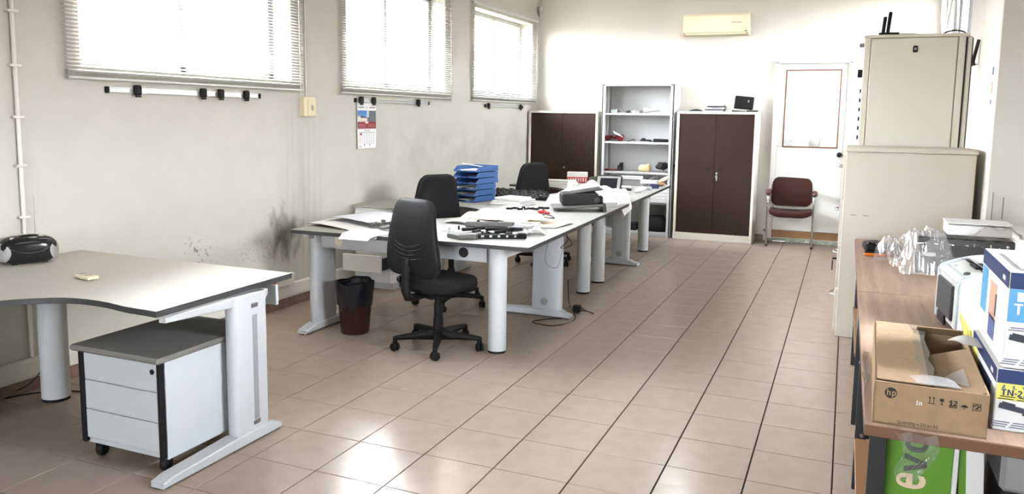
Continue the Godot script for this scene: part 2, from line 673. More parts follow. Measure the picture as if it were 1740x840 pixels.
	b.box(Vector3(-3.55, 1.65, 5.1), Vector3(2.1, 1.3, 0.2))
	b.box(Vector3(0.75, 1.65, 5.1), Vector3(2.1, 1.3, 0.2))
	struct("wall_front", b, M.wall)
	var win6 := Node3D.new()
	win6.name = "window_6"
	add_child(win6)
	win6.position = Vector3(-1.4, 1.0, 5.1)
	win6.set_meta("kind", "structure")
	var f6 := nb()
	for x in [-1.07, 0.0, 1.07]:
		f6.box(Vector3(x, 0.65, 0), Vector3(0.06, 1.3, 0.06), 0.004)
	for y in [0.03, 1.27]:
		f6.box(Vector3(0, y, 0), Vector3(2.2, 0.06, 0.06), 0.004)
	part(win6, "window_frame", f6, M.alu)
	for x in [-0.535, 0.535]:
		part(win6, "pane", bx(Vector3(x, 0.65, 0), Vector3(1.02, 1.2, 0.004), 0.0), M.glass)
	# windows of the right wall
	var win4 := Node3D.new()
	win4.name = "window_4"
	add_child(win4)
	win4.position = Vector3(1.06, 1.9, -9.48)
	win4.set_meta("kind", "structure")
	var f4 := nb()
	for z in [-0.8, 0.8]:
		f4.box(Vector3(0, 0.555, z), Vector3(0.06, 1.11, 0.05), 0.004)
	f4.box(Vector3(0, 0.555, 0.3), Vector3(0.05, 1.11, 0.035), 0.004)
	for y in [0.02, 1.09]:
		f4.box(Vector3(0, y, 0), Vector3(0.06, 0.05, 1.65), 0.004)
	part(win4, "window_frame", f4, M.dark_grey)
	for zz in [[-0.25, 1.06], [0.55, 0.46]]:
		part(win4, "pane", bx(Vector3(0, 0.555, zz[0]), Vector3(0.004, 1.05, zz[1]), 0.0), M.glass)
	var win5 := Node3D.new()
	win5.name = "window_5"
	add_child(win5)
	win5.position = Vector3(1.42, 0.89, -2.65)
	win5.set_meta("kind", "structure")
	var f5 := nb()
	for z in [-0.62, 0.0, 0.62]:
		f5.box(Vector3(0, 0.655, z), Vector3(0.06, 1.31, 0.06), 0.004)
	for y in [0.03, 1.28]:
		f5.box(Vector3(0, y, 0), Vector3(0.06, 0.06, 1.3), 0.004)
	part(win5, "window_frame", f5, M.alu)
	for z in [-0.31, 0.31]:
		part(win5, "pane", bx(Vector3(0, 0.655, z), Vector3(0.004, 1.2, 0.58), 0.0), M.glass)
	# skirting of brown tiles and white cable trunking above it, left wall
	var sk := struct("baseboard_left", bx(Vector3(WL + 0.004, 0.037, -4.4), Vector3(0.008, 0.074, 12.4), 0.0), M.grout)
	var piece := bx(Vector3.ZERO, Vector3(0.012, 0.072, T - 0.003), 0.0015).mesh()
	for k in range(-4, 21):
		part(sk, "skirting_tile", piece, M.skirting).position = Vector3(WL + 0.010, 0.037, -3.2 - k * T)
	var sb := struct("baseboard_back", bx(Vector3(-2.5, 0.037, ZB + 0.004), Vector3(3.1, 0.074, 0.008), 0.0), M.grout)
	var piece2 := bx(Vector3.ZERO, Vector3(T - 0.003, 0.072, 0.012), 0.0015).mesh()
	for k in 9:
		part(sb, "skirting_tile", piece2, M.skirting).position = Vector3(-1.1 - k * T, 0.037, ZB + 0.010)
	var tk := struct("trim_1", bx(Vector3(WL + 0.016, 0.131, -4.4), Vector3(0.032, 0.11, 12.4), 0.004), M.trunking)
	part(tk, "cover", bx(Vector3(WL + 0.034, 0.131, -4.4), Vector3(0.006, 0.085, 12.4), 0.002), M.trunking)
	# door in the back wall
	var d := Node3D.new()
	d.name = "door_1"
	add_child(d)
	d.position = Vector3(-0.43, 0, ZB)
	d.set_meta("kind", "structure")
	var df := nb()
	for s in [-1, 1]:
		df.box(Vector3(s * 0.425, 1.13, -0.02), Vector3(0.06, 2.26, 0.16), 0.004)
	df.box(Vector3(0, 2.265, -0.02), Vector3(0.91, 0.05, 0.16), 0.004)
	part(d, "door_frame", df, M.door_white)
	var leaf := nb()
	leaf.box(Vector3(0, 0.68, 0.01), Vector3(0.79, 1.06, 0.04), 0.003)
	leaf.box(Vector3(0, 2.2, 0.01), Vector3(0.79, 0.07, 0.04), 0.003)
	for s in [-1, 1]:
		leaf.box(Vector3(s * 0.356, 1.69, 0.01), Vector3(0.078, 0.95, 0.04), 0.003)
	part(d, "leaf", leaf, M.door_white)
	var wf := nb()
	for s in [-1, 1]:
		wf.box(Vector3(s * 0.316, 1.686, 0.015), Vector3(0.014, 0.96, 0.05), 0.002)
	for y in [1.212, 2.16]:
		wf.box(Vector3(0, y, 0.015), Vector3(0.646, 0.014, 0.05), 0.002)
	part(d, "glazing_bead", wf, M.door_wood, "brown wooden bead round the door glass")
	part(d, "pane", bx(Vector3(0, 1.686, 0.01), Vector3(0.62, 0.94, 0.004), 0.0), M.glass)
	part(d, "bottom_rail", bx(Vector3(0, 0.1, 0.012), Vector3(0.79, 0.095, 0.045), 0.003), M.wood_strip, "bare brown wooden bottom rail")
	part(d, "threshold", bx(Vector3(0, 0.022, 0.03), Vector3(0.9, 0.044, 0.12), 0.004), M.marble, "pale green stone threshold")
	part(d, "hinge", nb().at(Vector3(-0.4, 2.1, 0.04)).lathe([Vector2(0, -0.07), Vector2(0.008, -0.07), Vector2(0.008, 0.07), Vector2(0, 0.07)], 10), M.steel)
	var kn := nb().at(Vector3(0.35, 1.13, 0.03), 0, PI / 2)
	kn.lathe([Vector2(0, 0), Vector2(0.028, 0), Vector2(0.028, 0.008), Vector2(0.012, 0.012), Vector2(0.012, 0.035), Vector2(0.03, 0.045), Vector2(0.032, 0.06), Vector2(0.02, 0.072), Vector2(0, 0.074)], 16)
	part(d, "door_knob", kn, M.black_plastic)
	part(d, "strike_box", bx(Vector3(0.425, 1.13, 0.075), Vector3(0.06, 0.1, 0.03), 0.004), M.ivory)
	part(d, "wall_stud", nb().at(Vector3(-0.49, 0.13, 0.0), 0, PI / 2).lathe([Vector2(0, 0), Vector2(0.012, 0), Vector2(0.01, 0.01), Vector2(0, 0.012)], 10), M.black_plastic)
	# the bright room behind the door
	b = nb()
	b.box(Vector3(-0.5, -0.05, -12.1), Vector3(4.2, 0.1, 2.6))
	b.box(Vector3(-0.5, 1.6, -13.3), Vector3(4.2, 3.2, 0.1))
	b.box(Vector3(-2.5, 1.6, -12.1), Vector3(0.1, 3.2, 2.6))
	b.box(Vector3(1.5, 1.6, -12.1), Vector3(0.1, 3.2, 2.6))
	b.box(Vector3(-0.5, 3.15, -12.1), Vector3(4.2, 0.1, 2.6))
	struct("wall_adjoining_room", b, M.door_white)

# ------------------------------------------------------------------ things on the left wall
func build_wall_things() -> void:
	# venetian blinds: [z from, z to, label]
	var spans := [[-3.185, -5.285, "wide white venetian blind nearest the boombox, beside the ivory junction box"], [-5.82, -7.89, "white venetian blind hanging above the wall calendar"], [-8.41, -10.475, "white venetian blind above the corner behind the brown cabinets"]]
	for k in 3:
		var sp: Array = spans[k]
		var w: float = sp[0] - sp[1]
		var o := thing("venetian_blind", sp[2], "blind", Vector3(WL + 0.03, 1.715, (sp[0] + sp[1]) / 2), 0, "white window blinds")
		part(o, "head_rail", bx(Vector3(0, 1.125, 0), Vector3(0.03, 0.028, w), 0.003), M.blind_rail)
		part(o, "bottom_rail", bx(Vector3(0, 0.009, 0), Vector3(0.026, 0.016, w), 0.004), M.blind_rail)
		var sl := nb().sheet(3, 1, func(s, t): return Vector3((s - 0.5) * 0.025, 0.0025 * (1.0 - 4.0 * (s - 0.5) * (s - 0.5)), (t - 0.5) * w), 0.0006).mesh()
		var y := 0.026
		for q in 52:
			var x := part(o, "slat", sl, M.slat)
			x.position = Vector3(0, y, 0)
			x.rotation.z = -deg_to_rad(26.0 if q > 4 else 6.0 + 4.0 * q)
			y += 0.009 if q < 3 else 0.0222
			if y > 1.1:
				break
		var n := 5
		for q in n:
			var z := (q / (n - 1.0) - 0.5) * (w - 0.36)
			var c := nb()
			for s in [-1, 1]:
				c.tube([Vector3(s * 0.0135, 0.0, z), Vector3(s * 0.0135, 1.12, z)], 0.0009, 4)
			part(o, "ladder_cord", c, M.cord)
		part(o, "tilt_wand", nb().tube([Vector3(0.022, 1.1, -w / 2 + 0.07), Vector3(0.024, -0.03, -w / 2 + 0.06)], 0.0025, 6), M.cord)
	# aluminium rails with clips
	var rails := [[-3.468, -4.778, [-3.668, -4.213, -4.378, -4.633], "aluminium clip rail with four black clips below the widest blind"], [-6.06, -7.39, [-6.125, -6.328, -7.159], "aluminium clip rail that holds the calendar"], [-8.83, -10.0, [-8.885, -9.915], "aluminium clip rail with two black clips near the brown cabinet"]]
	for r in rails:
		var len: float = r[0] - r[1]
		var o := thing("clip_rail", r[3], "rail", Vector3(WL, 1.664, (r[0] + r[1]) / 2), 0, "clip rails under the windows")
		var p := nb()
		p.box(Vector3(0.006, 0, 0), Vector3(0.012, 0.034, len), 0.001)
		p.box(Vector3(0.014, 0.013, 0), Vector3(0.006, 0.006, len), 0.001)
		p.box(Vector3(0.014, -0.013, 0), Vector3(0.006, 0.006, len), 0.001)
		part(o, "profile", p, M.silver)
		for s in [-1, 1]:
			part(o, "end_cap", bx(Vector3(0.01, 0, s * (len / 2 + 0.008)), Vector3(0.022, 0.038, 0.022), 0.003), M.black_plastic)
		for z in r[2]:
			var c := nb()
			c.box(Vector3(0.026, 0.004, z - o.position.z), Vector3(0.03, 0.062, 0.052), 0.009)
			c.box(Vector3(0.03, -0.034, z - o.position.z), Vector3(0.014, 0.012, 0.04), 0.003)
			part(o, "clip", c, M.black_plastic)
	# calendar
	var cal := thing("wall_calendar", "wall calendar with a blue and dark photo strip, hung by two black clips", "calendar", Vector3(WL + 0.012, 1.235, -6.228))
	part(cal, "sheet", bx(Vector3(0, 0.2, 0), Vector3(0.004, 0.41, 0.305), 0.0), M.paper)
	var im := Image.create(152, 205, false, Image.FORMAT_RGB8)
	im.fill(Color8(246, 246, 246))
	im.fill_rect(Rect2i(6, 16, 48, 7), Color8(160, 160, 164))
	im.fill_rect(Rect2i(96, 16, 48, 7), Color8(160, 160, 164))
	im.fill_rect(Rect2i(72, 14, 6, 12), Color8(170, 160, 160))
	for y in 52:
		for x in 76:
			im.set_pixel(x, 34 + y, Color8(70 + y, 120 + y, 190 + y / 2) if y < 24 + absi(x - 30) / 6 else (Color8(60, 70, 84) if y < 34 and x > 22 else Color8(226, 214, 200)))
		for x in range(78, 152):
			var g := 70 + (x * 7 + y * 3) % 60
			im.set_pixel(x, 34 + y, Color8(g, g + 8, g + 12) if x > 92 or y > 30 else Color8(206, 212, 216))
	im.fill_rect(Rect2i(0, 86, 152, 32), Color8(136, 44, 52))
	im.fill_rect(Rect2i(62, 84, 26, 10), Color8(220, 210, 208))
	for q in 3:
		im.fill_rect(Rect2i(8, 97 + q * 6, 56, 2), Color8(190, 130, 132))
		im.fill_rect(Rect2i(86, 97 + q * 6, 56, 2), Color8(190, 130, 132))
	im.fill_rect(Rect2i(50, 124, 50, 5), Color8(190, 190, 194))
	im.fill_rect(Rect2i(10, 134, 132, 2), Color8(120, 120, 126))
	for q in 5:
		for x in 7:
			im.fill_rect(Rect2i(14 + x * 19, 140 + q * 9, 6, 5), Color8(206, 120, 110) if x == 0 else Color8(168, 170, 180))
	im.fill_rect(Rect2i(20, 138, 12, 10), Color8(110, 44, 48))
	im.fill_rect(Rect2i(10, 186, 132, 1), Color8(150, 150, 156))
	im.fill_rect(Rect2i(50, 189, 6, 9), Color8(70, 70, 80))
	im.fill_rect(Rect2i(94, 192, 8, 5), Color8(90, 90, 98))
	im.fill_rect(Rect2i(14, 198, 12, 4), Color8(90, 90, 98))
	var pm := mat("calendar_print", Color.WHITE, 0.6)
	pm.albedo_texture = ImageTexture.create_from_image(im)
	var pr := nb()
	pr.grid(1, 1, func(s, t): return Vector3(0.0025, 0.005 + (1.0 - t) * 0.4, 0.15 - s * 0.3), true)
	part(cal, "printed_page", pr, pm)
	# ivory junction box with its cable
	var jb := thing("junction_box", "ivory junction box on the wall at the end of the widest blind", "junction box", Vector3(WL, 1.516, -5.345))
	part(jb, "body", bx(Vector3(0.025, 0.077, 0), Vector3(0.05, 0.155, 0.15), 0.004), M.ivory)
	part(jb, "cover", bx(Vector3(0.053, 0.077, -0.02), Vector3(0.008, 0.13, 0.1), 0.002), M.ivory)
	part(jb, "switch", bx(Vector3(0.059, 0.07, -0.02), Vector3(0.006, 0.045, 0.022), 0.002), M.mid_grey)
	part(jb, "cable", nb().tube([Vector3(0.008, 0.15, -0.005), Vector3(0.008, 1.6, 0.0)], 0.006, 8), M.trunking)
	# conduit with clips
	var cd := thing("conduit", "thin white cable conduit with clips running down the wall to the boombox", "conduit", Vector3(WL, 0.19, -2.893))
	part(cd, "pipe", nb().tube([Vector3(0.014, 0, 0), Vector3(0.014, 3.0, 0)], 0.011, 10), M.trunking)
	for y in [0.5, 0.775, 1.05, 1.31, 1.58, 1.86, 2.2, 2.5]:
		part(cd, "clip", bx(Vector3(0.014, y, 0), Vector3(0.03, 0.014, 0.062), 0.003), M.trunking)
	# motion sensor in the corner
	var ms := thing("motion_sensor", "small wedge shaped motion sensor high in the room corner", "sensor", Vector3(WL + 0.045, 2.93, ZB + 0.045), -PI / 4 + PI)
	part(ms, "housing", nb().loft([[Vector3(-0.012, 0, -0.012), Vector3(0.012, 0, -0.012), Vector3(0.012, 0, -0.03), Vector3(-0.012, 0, -0.03)], [Vector3(-0.05, 0.1, 0.0), Vector3(0.05, 0.1, 0.0), Vector3(0.05, 0.1, -0.055), Vector3(-0.05, 0.1, -0.055)], [Vector3(-0.05, 0.12, 0.0), Vector3(0.05, 0.12, 0.0), Vector3(0.05, 0.12, -0.055), Vector3(-0.05, 0.12, -0.055)]]), M.cord)
	# socket strip on the trunking
	var so := thing("wall_socket", "white wall socket block with a red switch on the trunking behind the first desk", "socket", Vector3(WL + 0.037, 0.19, -4.93))
	part(so, "body", bx(Vector3(0.02, 0.045, 0), Vector3(0.04, 0.09, 0.3), 0.005), M.trunking)
	part(so, "switch", bx(Vector3(0.043, 0.045, 0.1), Vector3(0.012, 0.03, 0.022), 0.002), M.red)

# ------------------------------------------------------------------ desks
func t_leg(o: Node3D, p: Vector3, ry: float, back: float, front: float, w: float, h: float) -> void:
	# panel centred on p, foot runs from -back to +front along the local x axis
	var q := []
	for k in 9:
		var a := PI * (0.5 - k / 8.0)
		q.append(Vector2(w / 2 - 0.035 + 0.035 * cos(a), 0.034 * sin(a)))
	for k in 9:
		var a := PI * (1.5 - k / 8.0)
		q.append(Vector2(-w / 2 + 0.02 + 0.02 * cos(a), 0.034 * sin(a)))
	part(o, "leg_panel", nb().at(p, ry).prism(q, 0.04, h), M.metal_grey)
	var f := nb()
	f.xf = Transform3D(Basis.from_euler(Vector3(0, ry, 0)), p) * Transform3D(Basis.from_euler(Vector3(-PI / 2, 0, 0)), Vector3(0, 0, 0.04))
	f.prism([Vector2(-back, 0.006), Vector2(front, 0.006), Vector2(front, 0.03), Vector2(front - 0.05, 0.042), Vector2(w / 2, 0.06), Vector2(-w / 2, 0.06), Vector2(-back + 0.05, 0.042), Vector2(-back, 0.03)], 0.0, 0.08, 0.006)
	part(o, "foot", f, M.metal_grey)
	var g := nb().at(p, ry)
	for x in [-back + 0.03, front - 0.03]:
		g.box(Vector3(x, 0.004, 0), Vector3(0.04, 0.008, 0.05), 0.0)
	part(o, "glide", g, M.black_plastic)
	var arm := nb()
	arm.xf = Transform3D(Basis.from_euler(Vector3(0, ry, 0)), p) * Transform3D(Basis.from_euler(Vector3(-PI / 2, 0, 0)), Vector3(0, 0, 0.02))
	arm.prism([Vector2(-back + 0.06, h - 0.022), Vector2(-w / 2, h - 0.042), Vector2(w / 2, h - 0.042), Vector2(front - 0.06, h - 0.022), Vector2(front - 0.06, h), Vector2(-back + 0.06, h)], 0.0, 0.04, 0.003)
	part(o, "bracket", arm, M.metal_grey)

func pillar(o: Node3D, p: Vector3, r: float, h: float) -> void:
	part(o, "pillar_leg", nb().at(p).lathe([Vector2(0, 0.016), Vector2(r, 0.016), Vector2(r, h), Vector2(0, h)], 28), M.metal_light)
	part(o, "foot_ring", nb().at(p).lathe([Vector2(0, 0), Vector2(r * 0.96, 0), Vector2(r * 0.96, 0.016), Vector2(0, 0.016)], 28), M.black_plastic)

func desk_top(o: Node3D, poly: Array, m: Material) -> void:
	part(o, "edge_band", nb().prism(poly, DT - 0.027, DT - 0.0012, 0.0015), M.edge_dark, "dark grey edge band")
	var c := Vector2.ZERO
	for p in poly:
		c += p / poly.size()
	part(o, "desktop", nb().prism(poly, DT - 0.0015, DT, 0.0012), m)

func rx(z: float) -> float:
	return -1.775 + 0.0345 * (z + 4.515)

func curve(pts: Array, n := 10) -> Array:    # smooth line through Vector2 points
	var c := Curve2D.new()
	for i in pts.size():
		var t: Vector2 = (pts[mini(i + 1, pts.size() - 1)] - pts[maxi(i - 1, 0)]) / 6.0
		c.add_point(pts[i], -t, t)
	var out := []
	for k in n + 1:
		out.append(c.sample_baked(c.get_baked_length() * k / n, true))
	return out

func build_desks() -> void:
	var h := DT - 0.027
	# the first desk: an L with a wave shaped front, its wing along the wall
	var o := thing("corner_desk", "large light grey corner desk with wavy front, holding the boombox", "desk")
	var poly := [Vector2(-2.56, -3.227), Vector2(-4.06, -3.227), Vector2(-4.06, -1.55), Vector2(-3.42, -1.55), Vector2(-3.38, -1.95)]
	poly.append_array(curve([Vector2(-3.33, -2.1), Vector2(-3.22, -2.255), Vector2(-3.06, -2.36), Vector2(-2.88, -2.375), Vector2(-2.72, -2.35), Vector2(-2.6, -2.345)], 14))
	poly.append(Vector2(-2.535, -2.34))
	desk_top(o, poly, M.laminate_beige)
	pillar(o, Vector3(-3.83, 0, -2.85), 0.07, h)
	t_leg(o, Vector3(-2.52, 0, -2.845), PI / 2, 0.55, 0.19, 0.23, h)
	part(o, "perforated_strip", bx(Vector3(-2.486, 0.36, -2.86), Vector3(0.004, 0.5, 0.032), 0.001), M.strip_grey, "narrow perforated grey strip")
	for y in [0.095, 0.655]:
		part(o, "latch", bx(Vector3(-2.486, y, -2.86), Vector3(0.006, 0.02, 0.045), 0.002), M.steel)
	t_leg(o, Vector3(-3.75, 0, -1.65), 0, 0.25, 0.3, 0.24, h)
	part(o, "beam", bx(Vector3(-3.2, h - 0.06, -3.1), Vector3(1.3, 0.1, 0.02), 0.002), M.metal_grey)
	# drawer pedestal under it
	var p := thing("drawer_pedestal", "grey rolling pedestal with three drawers under the corner desk", "drawer unit", Vector3(-2.815, 0, -2.405))
	part(p, "body", bx(Vector3(0, 0.285, -0.285), Vector3(0.486, 0.43, 0.565), 0.003), M.ped_grey)
	part(p, "top", bx(Vector3(0, 0.513, -0.265), Vector3(0.52, 0.026, 0.63), 0.009), M.ped_top, "dark grey worktop of the pedestal")
	for k in 3:
		var dr := part(p, "drawer", bx(Vector3(0, 0.433 - k * 0.133, 0.006), Vector3(0.424, 0.1305, 0.018), 0.002), M.ped_grey)
		if k == 0:
			part(dr, "lock", nb().at(Vector3(0.19, 0.455, 0.014), 0, PI / 2).lathe([Vector2(0, 0), Vector2(0.011, 0), Vector2(0.011, 0.004), Vector2(0.006, 0.005), Vector2(0, 0.004)], 16), M.black_plastic)
	for s in [-1, 1]:
		part(p, "grip_strip", bx(Vector3(s * 0.2285, 0.2875, 0.01), Vector3(0.029, 0.425, 0.026), 0.008), M.black_plastic, "black vertical grip strip")
	for q in [[-0.19, -0.04], [0.19, -0.04], [-0.19, -0.53], [0.19, -0.53]]:
		var cs := nb().at(Vector3(q[0], 0.034, q[1]), 0.3, 0, PI / 2)
		cs.lathe([Vector2(0, -0.018), Vector2(0.028, -0.016), Vector2(0.034, -0.008), Vector2(0.034, 0.008), Vector2(0.028, 0.016), Vector2(0, 0.018)], 18)
		cs.at(Vector3(q[0], 0.05, q[1])).box(Vector3(0, 0.008, 0), Vector3(0.03, 0.03, 0.05), 0.004)
		part(p, "castor", cs, M.black_plastic)
	# the row: four L tables standing back to back
	var A := thing("table", "L-shaped grey table nearest the camera in the row, waste bin beneath", "table", Vector3.ZERO, 0, "L-shaped tables in the long row")
	poly = [Vector2(rx(-4.515), -4.515), Vector2(-3.54, -4.46), Vector2(-3.565, -5.28)]
	poly.append_array(curve([Vector2(-3.2, -5.33), Vector2(-2.98, -5.44), Vector2(-2.82, -5.64), Vector2(-2.76, -5.9)], 10))
	poly.append(Vector2(rx(-5.9), -5.9))
	desk_top(A, poly, M.laminate)
	pillar(A, Vector3(-2.045, 0, -4.655), 0.061, h)
	t_leg(A, Vector3(-3.44, 0, -4.69), PI / 2, 0.26, 0.4, 0.26, h)
	t_leg(A, Vector3(-2.077, 0, -5.69), -0.02, 0.5, 0.2, 0.25, h)
	part(A, "logo_disc", nb().at(Vector3(-2.09, 0.12, -5.655), 0, PI / 2).lathe([Vector2(0, 0), Vector2(0.03, 0), Vector2(0.03, 0.002), Vector2(0, 0.003)], 20), M.mid_grey)
	part(A, "beam", bx(Vector3(-2.76, h - 0.062, -4.64), Vector3(1.3, 0.105, 0.022), 0.002), M.metal_grey)
	for q in [[-3.26, M.cream], [-2.28, M.black_matte]]:
		part(A, "grommet", nb().at(Vector3(q[0], h - 0.06, -4.63), 0, PI / 2).lathe([Vector2(0, 0), Vector2(0.034, 0), Vector2(0.034, 0.004), Vector2(0, 0.004)], 24), q[1])
	part(A, "side_beam", bx(Vector3(-2.03, h - 0.055, -5.15), Vector3(0.022, 0.08, 0.9), 0.002), M.metal_light)
	var A2 := thing("table", "L-shaped grey table with the stack of blue letter trays", "table", Vector3.ZERO, 0, "L-shaped tables in the long row")
	poly = [Vector2(rx(-5.903), -5.903), Vector2(rx(-6.815), -6.815), Vector2(-3.6, -6.76)]
	poly.append(Vector2(-3.59, -6.37))
	poly.append_array(curve([Vector2(-3.3, -6.36), Vector2(-3.08, -6.31), Vector2(-2.9, -6.2), Vector2(-2.78, -6.03), Vector2(-2.76, -5.903)], 10))
	desk_top(A2, poly, M.laminate)
	pillar(A2, Vector3(-2.075, 0, -6.6), 0.061, h)
	t_leg(A2, Vector3(-3.5, 0, -6.56), PI / 2, 0.14, 0.16, 0.2, h)
	part(A2, "beam", bx(Vector3(-2.8, h - 0.062, -6.7), Vector3(1.3, 0.105, 0.022), 0.002), M.metal_grey)
	var C := thing("table", "L-shaped grey table covered with black rails and the white plastic bag", "table", Vector3.ZERO, 0, "L-shaped tables in the long row")
	poly = [Vector2(rx(-6.82), -6.82), Vector2(-3.6, -6.765), Vector2(-3.62, -7.3)]
	poly.append_array(curve([Vector2(-3.3, -7.34), Vector2(-3.05, -7.44), Vector2(-2.88, -7.65), Vector2(-2.82, -8.1)], 10))
	poly.append(Vector2(rx(-8.1), -8.1))
	desk_top(C, poly, M.laminate)
	pillar(C, Vector3(-2.09, 0, -7.1), 0.061, h)
	t_leg(C, Vector3(-3.52, 0, -7.05), PI / 2, 0.2, 0.2, 0.22, h)
	t_leg(C, Vector3(-2.14, 0, -8.09), -0.02, 0.4, 0.2, 0.2, h)
	part(C, "logo_disc", nb().at(Vector3(-2.15, 0.12, -8.055), 0, PI / 2).lathe([Vector2(0, 0), Vector2(0.03, 0), Vector2(0.03, 0.002), Vector2(0, 0.003)], 20), M.mid_grey)
	part(C, "side_beam", bx(Vector3(-2.1, h - 0.055, -7.6), Vector3(0.022, 0.08, 0.8), 0.002), M.metal_light)
	var D := thing("table", "L-shaped grey table at the far end of the row, before the open shelf", "table", Vector3.ZERO, 0, "L-shaped tables in the long row")
	poly = [Vector2(rx(-8.105), -8.105), Vector2(rx(-9.66), -9.66), Vector2(-3.72, -9.6), Vector2(-3.7, -8.74)]
	poly.append_array(curve([Vector2(-3.3, -8.71), Vector2(-3.05, -8.6), Vector2(-2.88, -8.4), Vector2(-2.82, -8.105)], 10))
	desk_top(D, poly, M.laminate)
	pillar(D, Vector3(-2.125, 0, -9.03), 0.061, h)
	t_leg(D, Vector3(-3.6, 0, -9.2), PI / 2, 0.3, 0.3, 0.22, h)
	part(D, "side_beam", bx(Vector3(-2.13, h - 0.055, -8.6), Vector3(0.022, 0.08, 0.7), 0.002), M.metal_light)
	# table-high drawer cabinet by the wall, one drawer open
	var c := thing("drawer_cabinet", "white table-high drawer cabinet by the wall with an open drawer", "drawer unit", Vector3(-3.8, 0, -5.925))
	part(c, "body", bx(Vector3(-0.01, 0.39, -0.3), Vector3(0.38, 0.66, 0.58), 0.003), M.carton_white)
	part(c, "plinth", bx(Vector3(-0.01, 0.03, -0.305), Vector3(0.38, 0.06, 0.57), 0.003), M.metal_grey)
	part(c, "top", bx(Vector3(-0.01, 0.729, -0.3), Vector3(0.42, 0.02, 0.62), 0.003), M.laminate)
	var dr := part(c, "drawer", bx(Vector3(-0.02, 0.255, 0.16), Vector3(0.39, 0.15, 0.02), 0.003), M.carton_white)
	var tray := nb()
	for s in [-1, 1]:
		tray.box(Vector3(-0.01 + s * 0.165, 0.25, 0.07), Vector3(0.012, 0.1, 0.17), 0.0)
	tray.box(Vector3(-0.01, 0.2, 0.07), Vector3(0.33, 0.01, 0.17), 0.0)
	part(dr, "drawer_box", tray, M.black_matte)
	part(c, "drawer", bx(Vector3(-0.01, 0.118, 0.0), Vector3(0.37, 0.11, 0.018), 0.003), M.carton_white)
	part(c, "drawer", bx(Vector3(-0.01, 0.6, 0.0), Vector3(0.37, 0.16, 0.018), 0.003), M.carton_white)
	part(c, "recess", bx(Vector3(-0.01, 0.425, -0.008), Vector3(0.34, 0.17, 0.01), 0.0), M.black_matte)

# ------------------------------------------------------------------ seats
func rounded(w: float, d: float, r: float, n := 5) -> Array:
	var out := []
	for k in 4:
		var c := Vector2((w / 2 - r) * (1 if k in [0, 3] else -1), (d / 2 - r) * (1 if k < 2 else -1))
		for i in n + 1:
			var a := PI / 2 * (k + float(i) / n)
			out.append(c + r * Vector2(cos(a), sin(a)))
	return out

func slab(w: float, d: float, r: float, rows: Array) -> B:     # rows of [height, scale, lift at the rim]
	var rings := []
	for row in rows:
		var ring := []
		for p in rounded(w, d, r):
			ring.append(Vector3(p.x * row[1], row[0], p.y * row[1]))
		rings.append(ring)
	return nb().loft(rings)

func back_pillow(w0: float, w1: float, h: float, z0: float, th: float, e := 0.6) -> B:
	var rings := []
	var n := 18
	for i in n + 1:
		var t := 0.5 - 0.5 * cos(PI * i / n)
		var y := t * h
		var w := lerpf(w0, w1, smoothstep(0.15, 1.0, t))
		var q := minf(y, h - y)
		var r := 0.085
		var k := 1.0
		if q < r:
			w -= r - sqrt(maxf(0.0, r * r - (r - q) * (r - q)))
		var dd := 0.02
		if q < dd:
			k = sqrt(maxf(0.0, 1.0 - pow(1.0 - q / dd, 2.0)))
		var ring := []
		for j in 28:
			var a := -TAU * j / 28
			var x: float = signf(cos(a)) * pow(absf(cos(a)), e) * w
			var z: float = signf(sin(a)) * pow(absf(sin(a)), e) * th * 0.5 * k
			ring.append(Vector3(x, y, z + z0 - 0.5 * x * x - 0.22 * pow(t - 0.35, 2.0) * h))
		rings.append(ring)
	return nb().loft(rings)

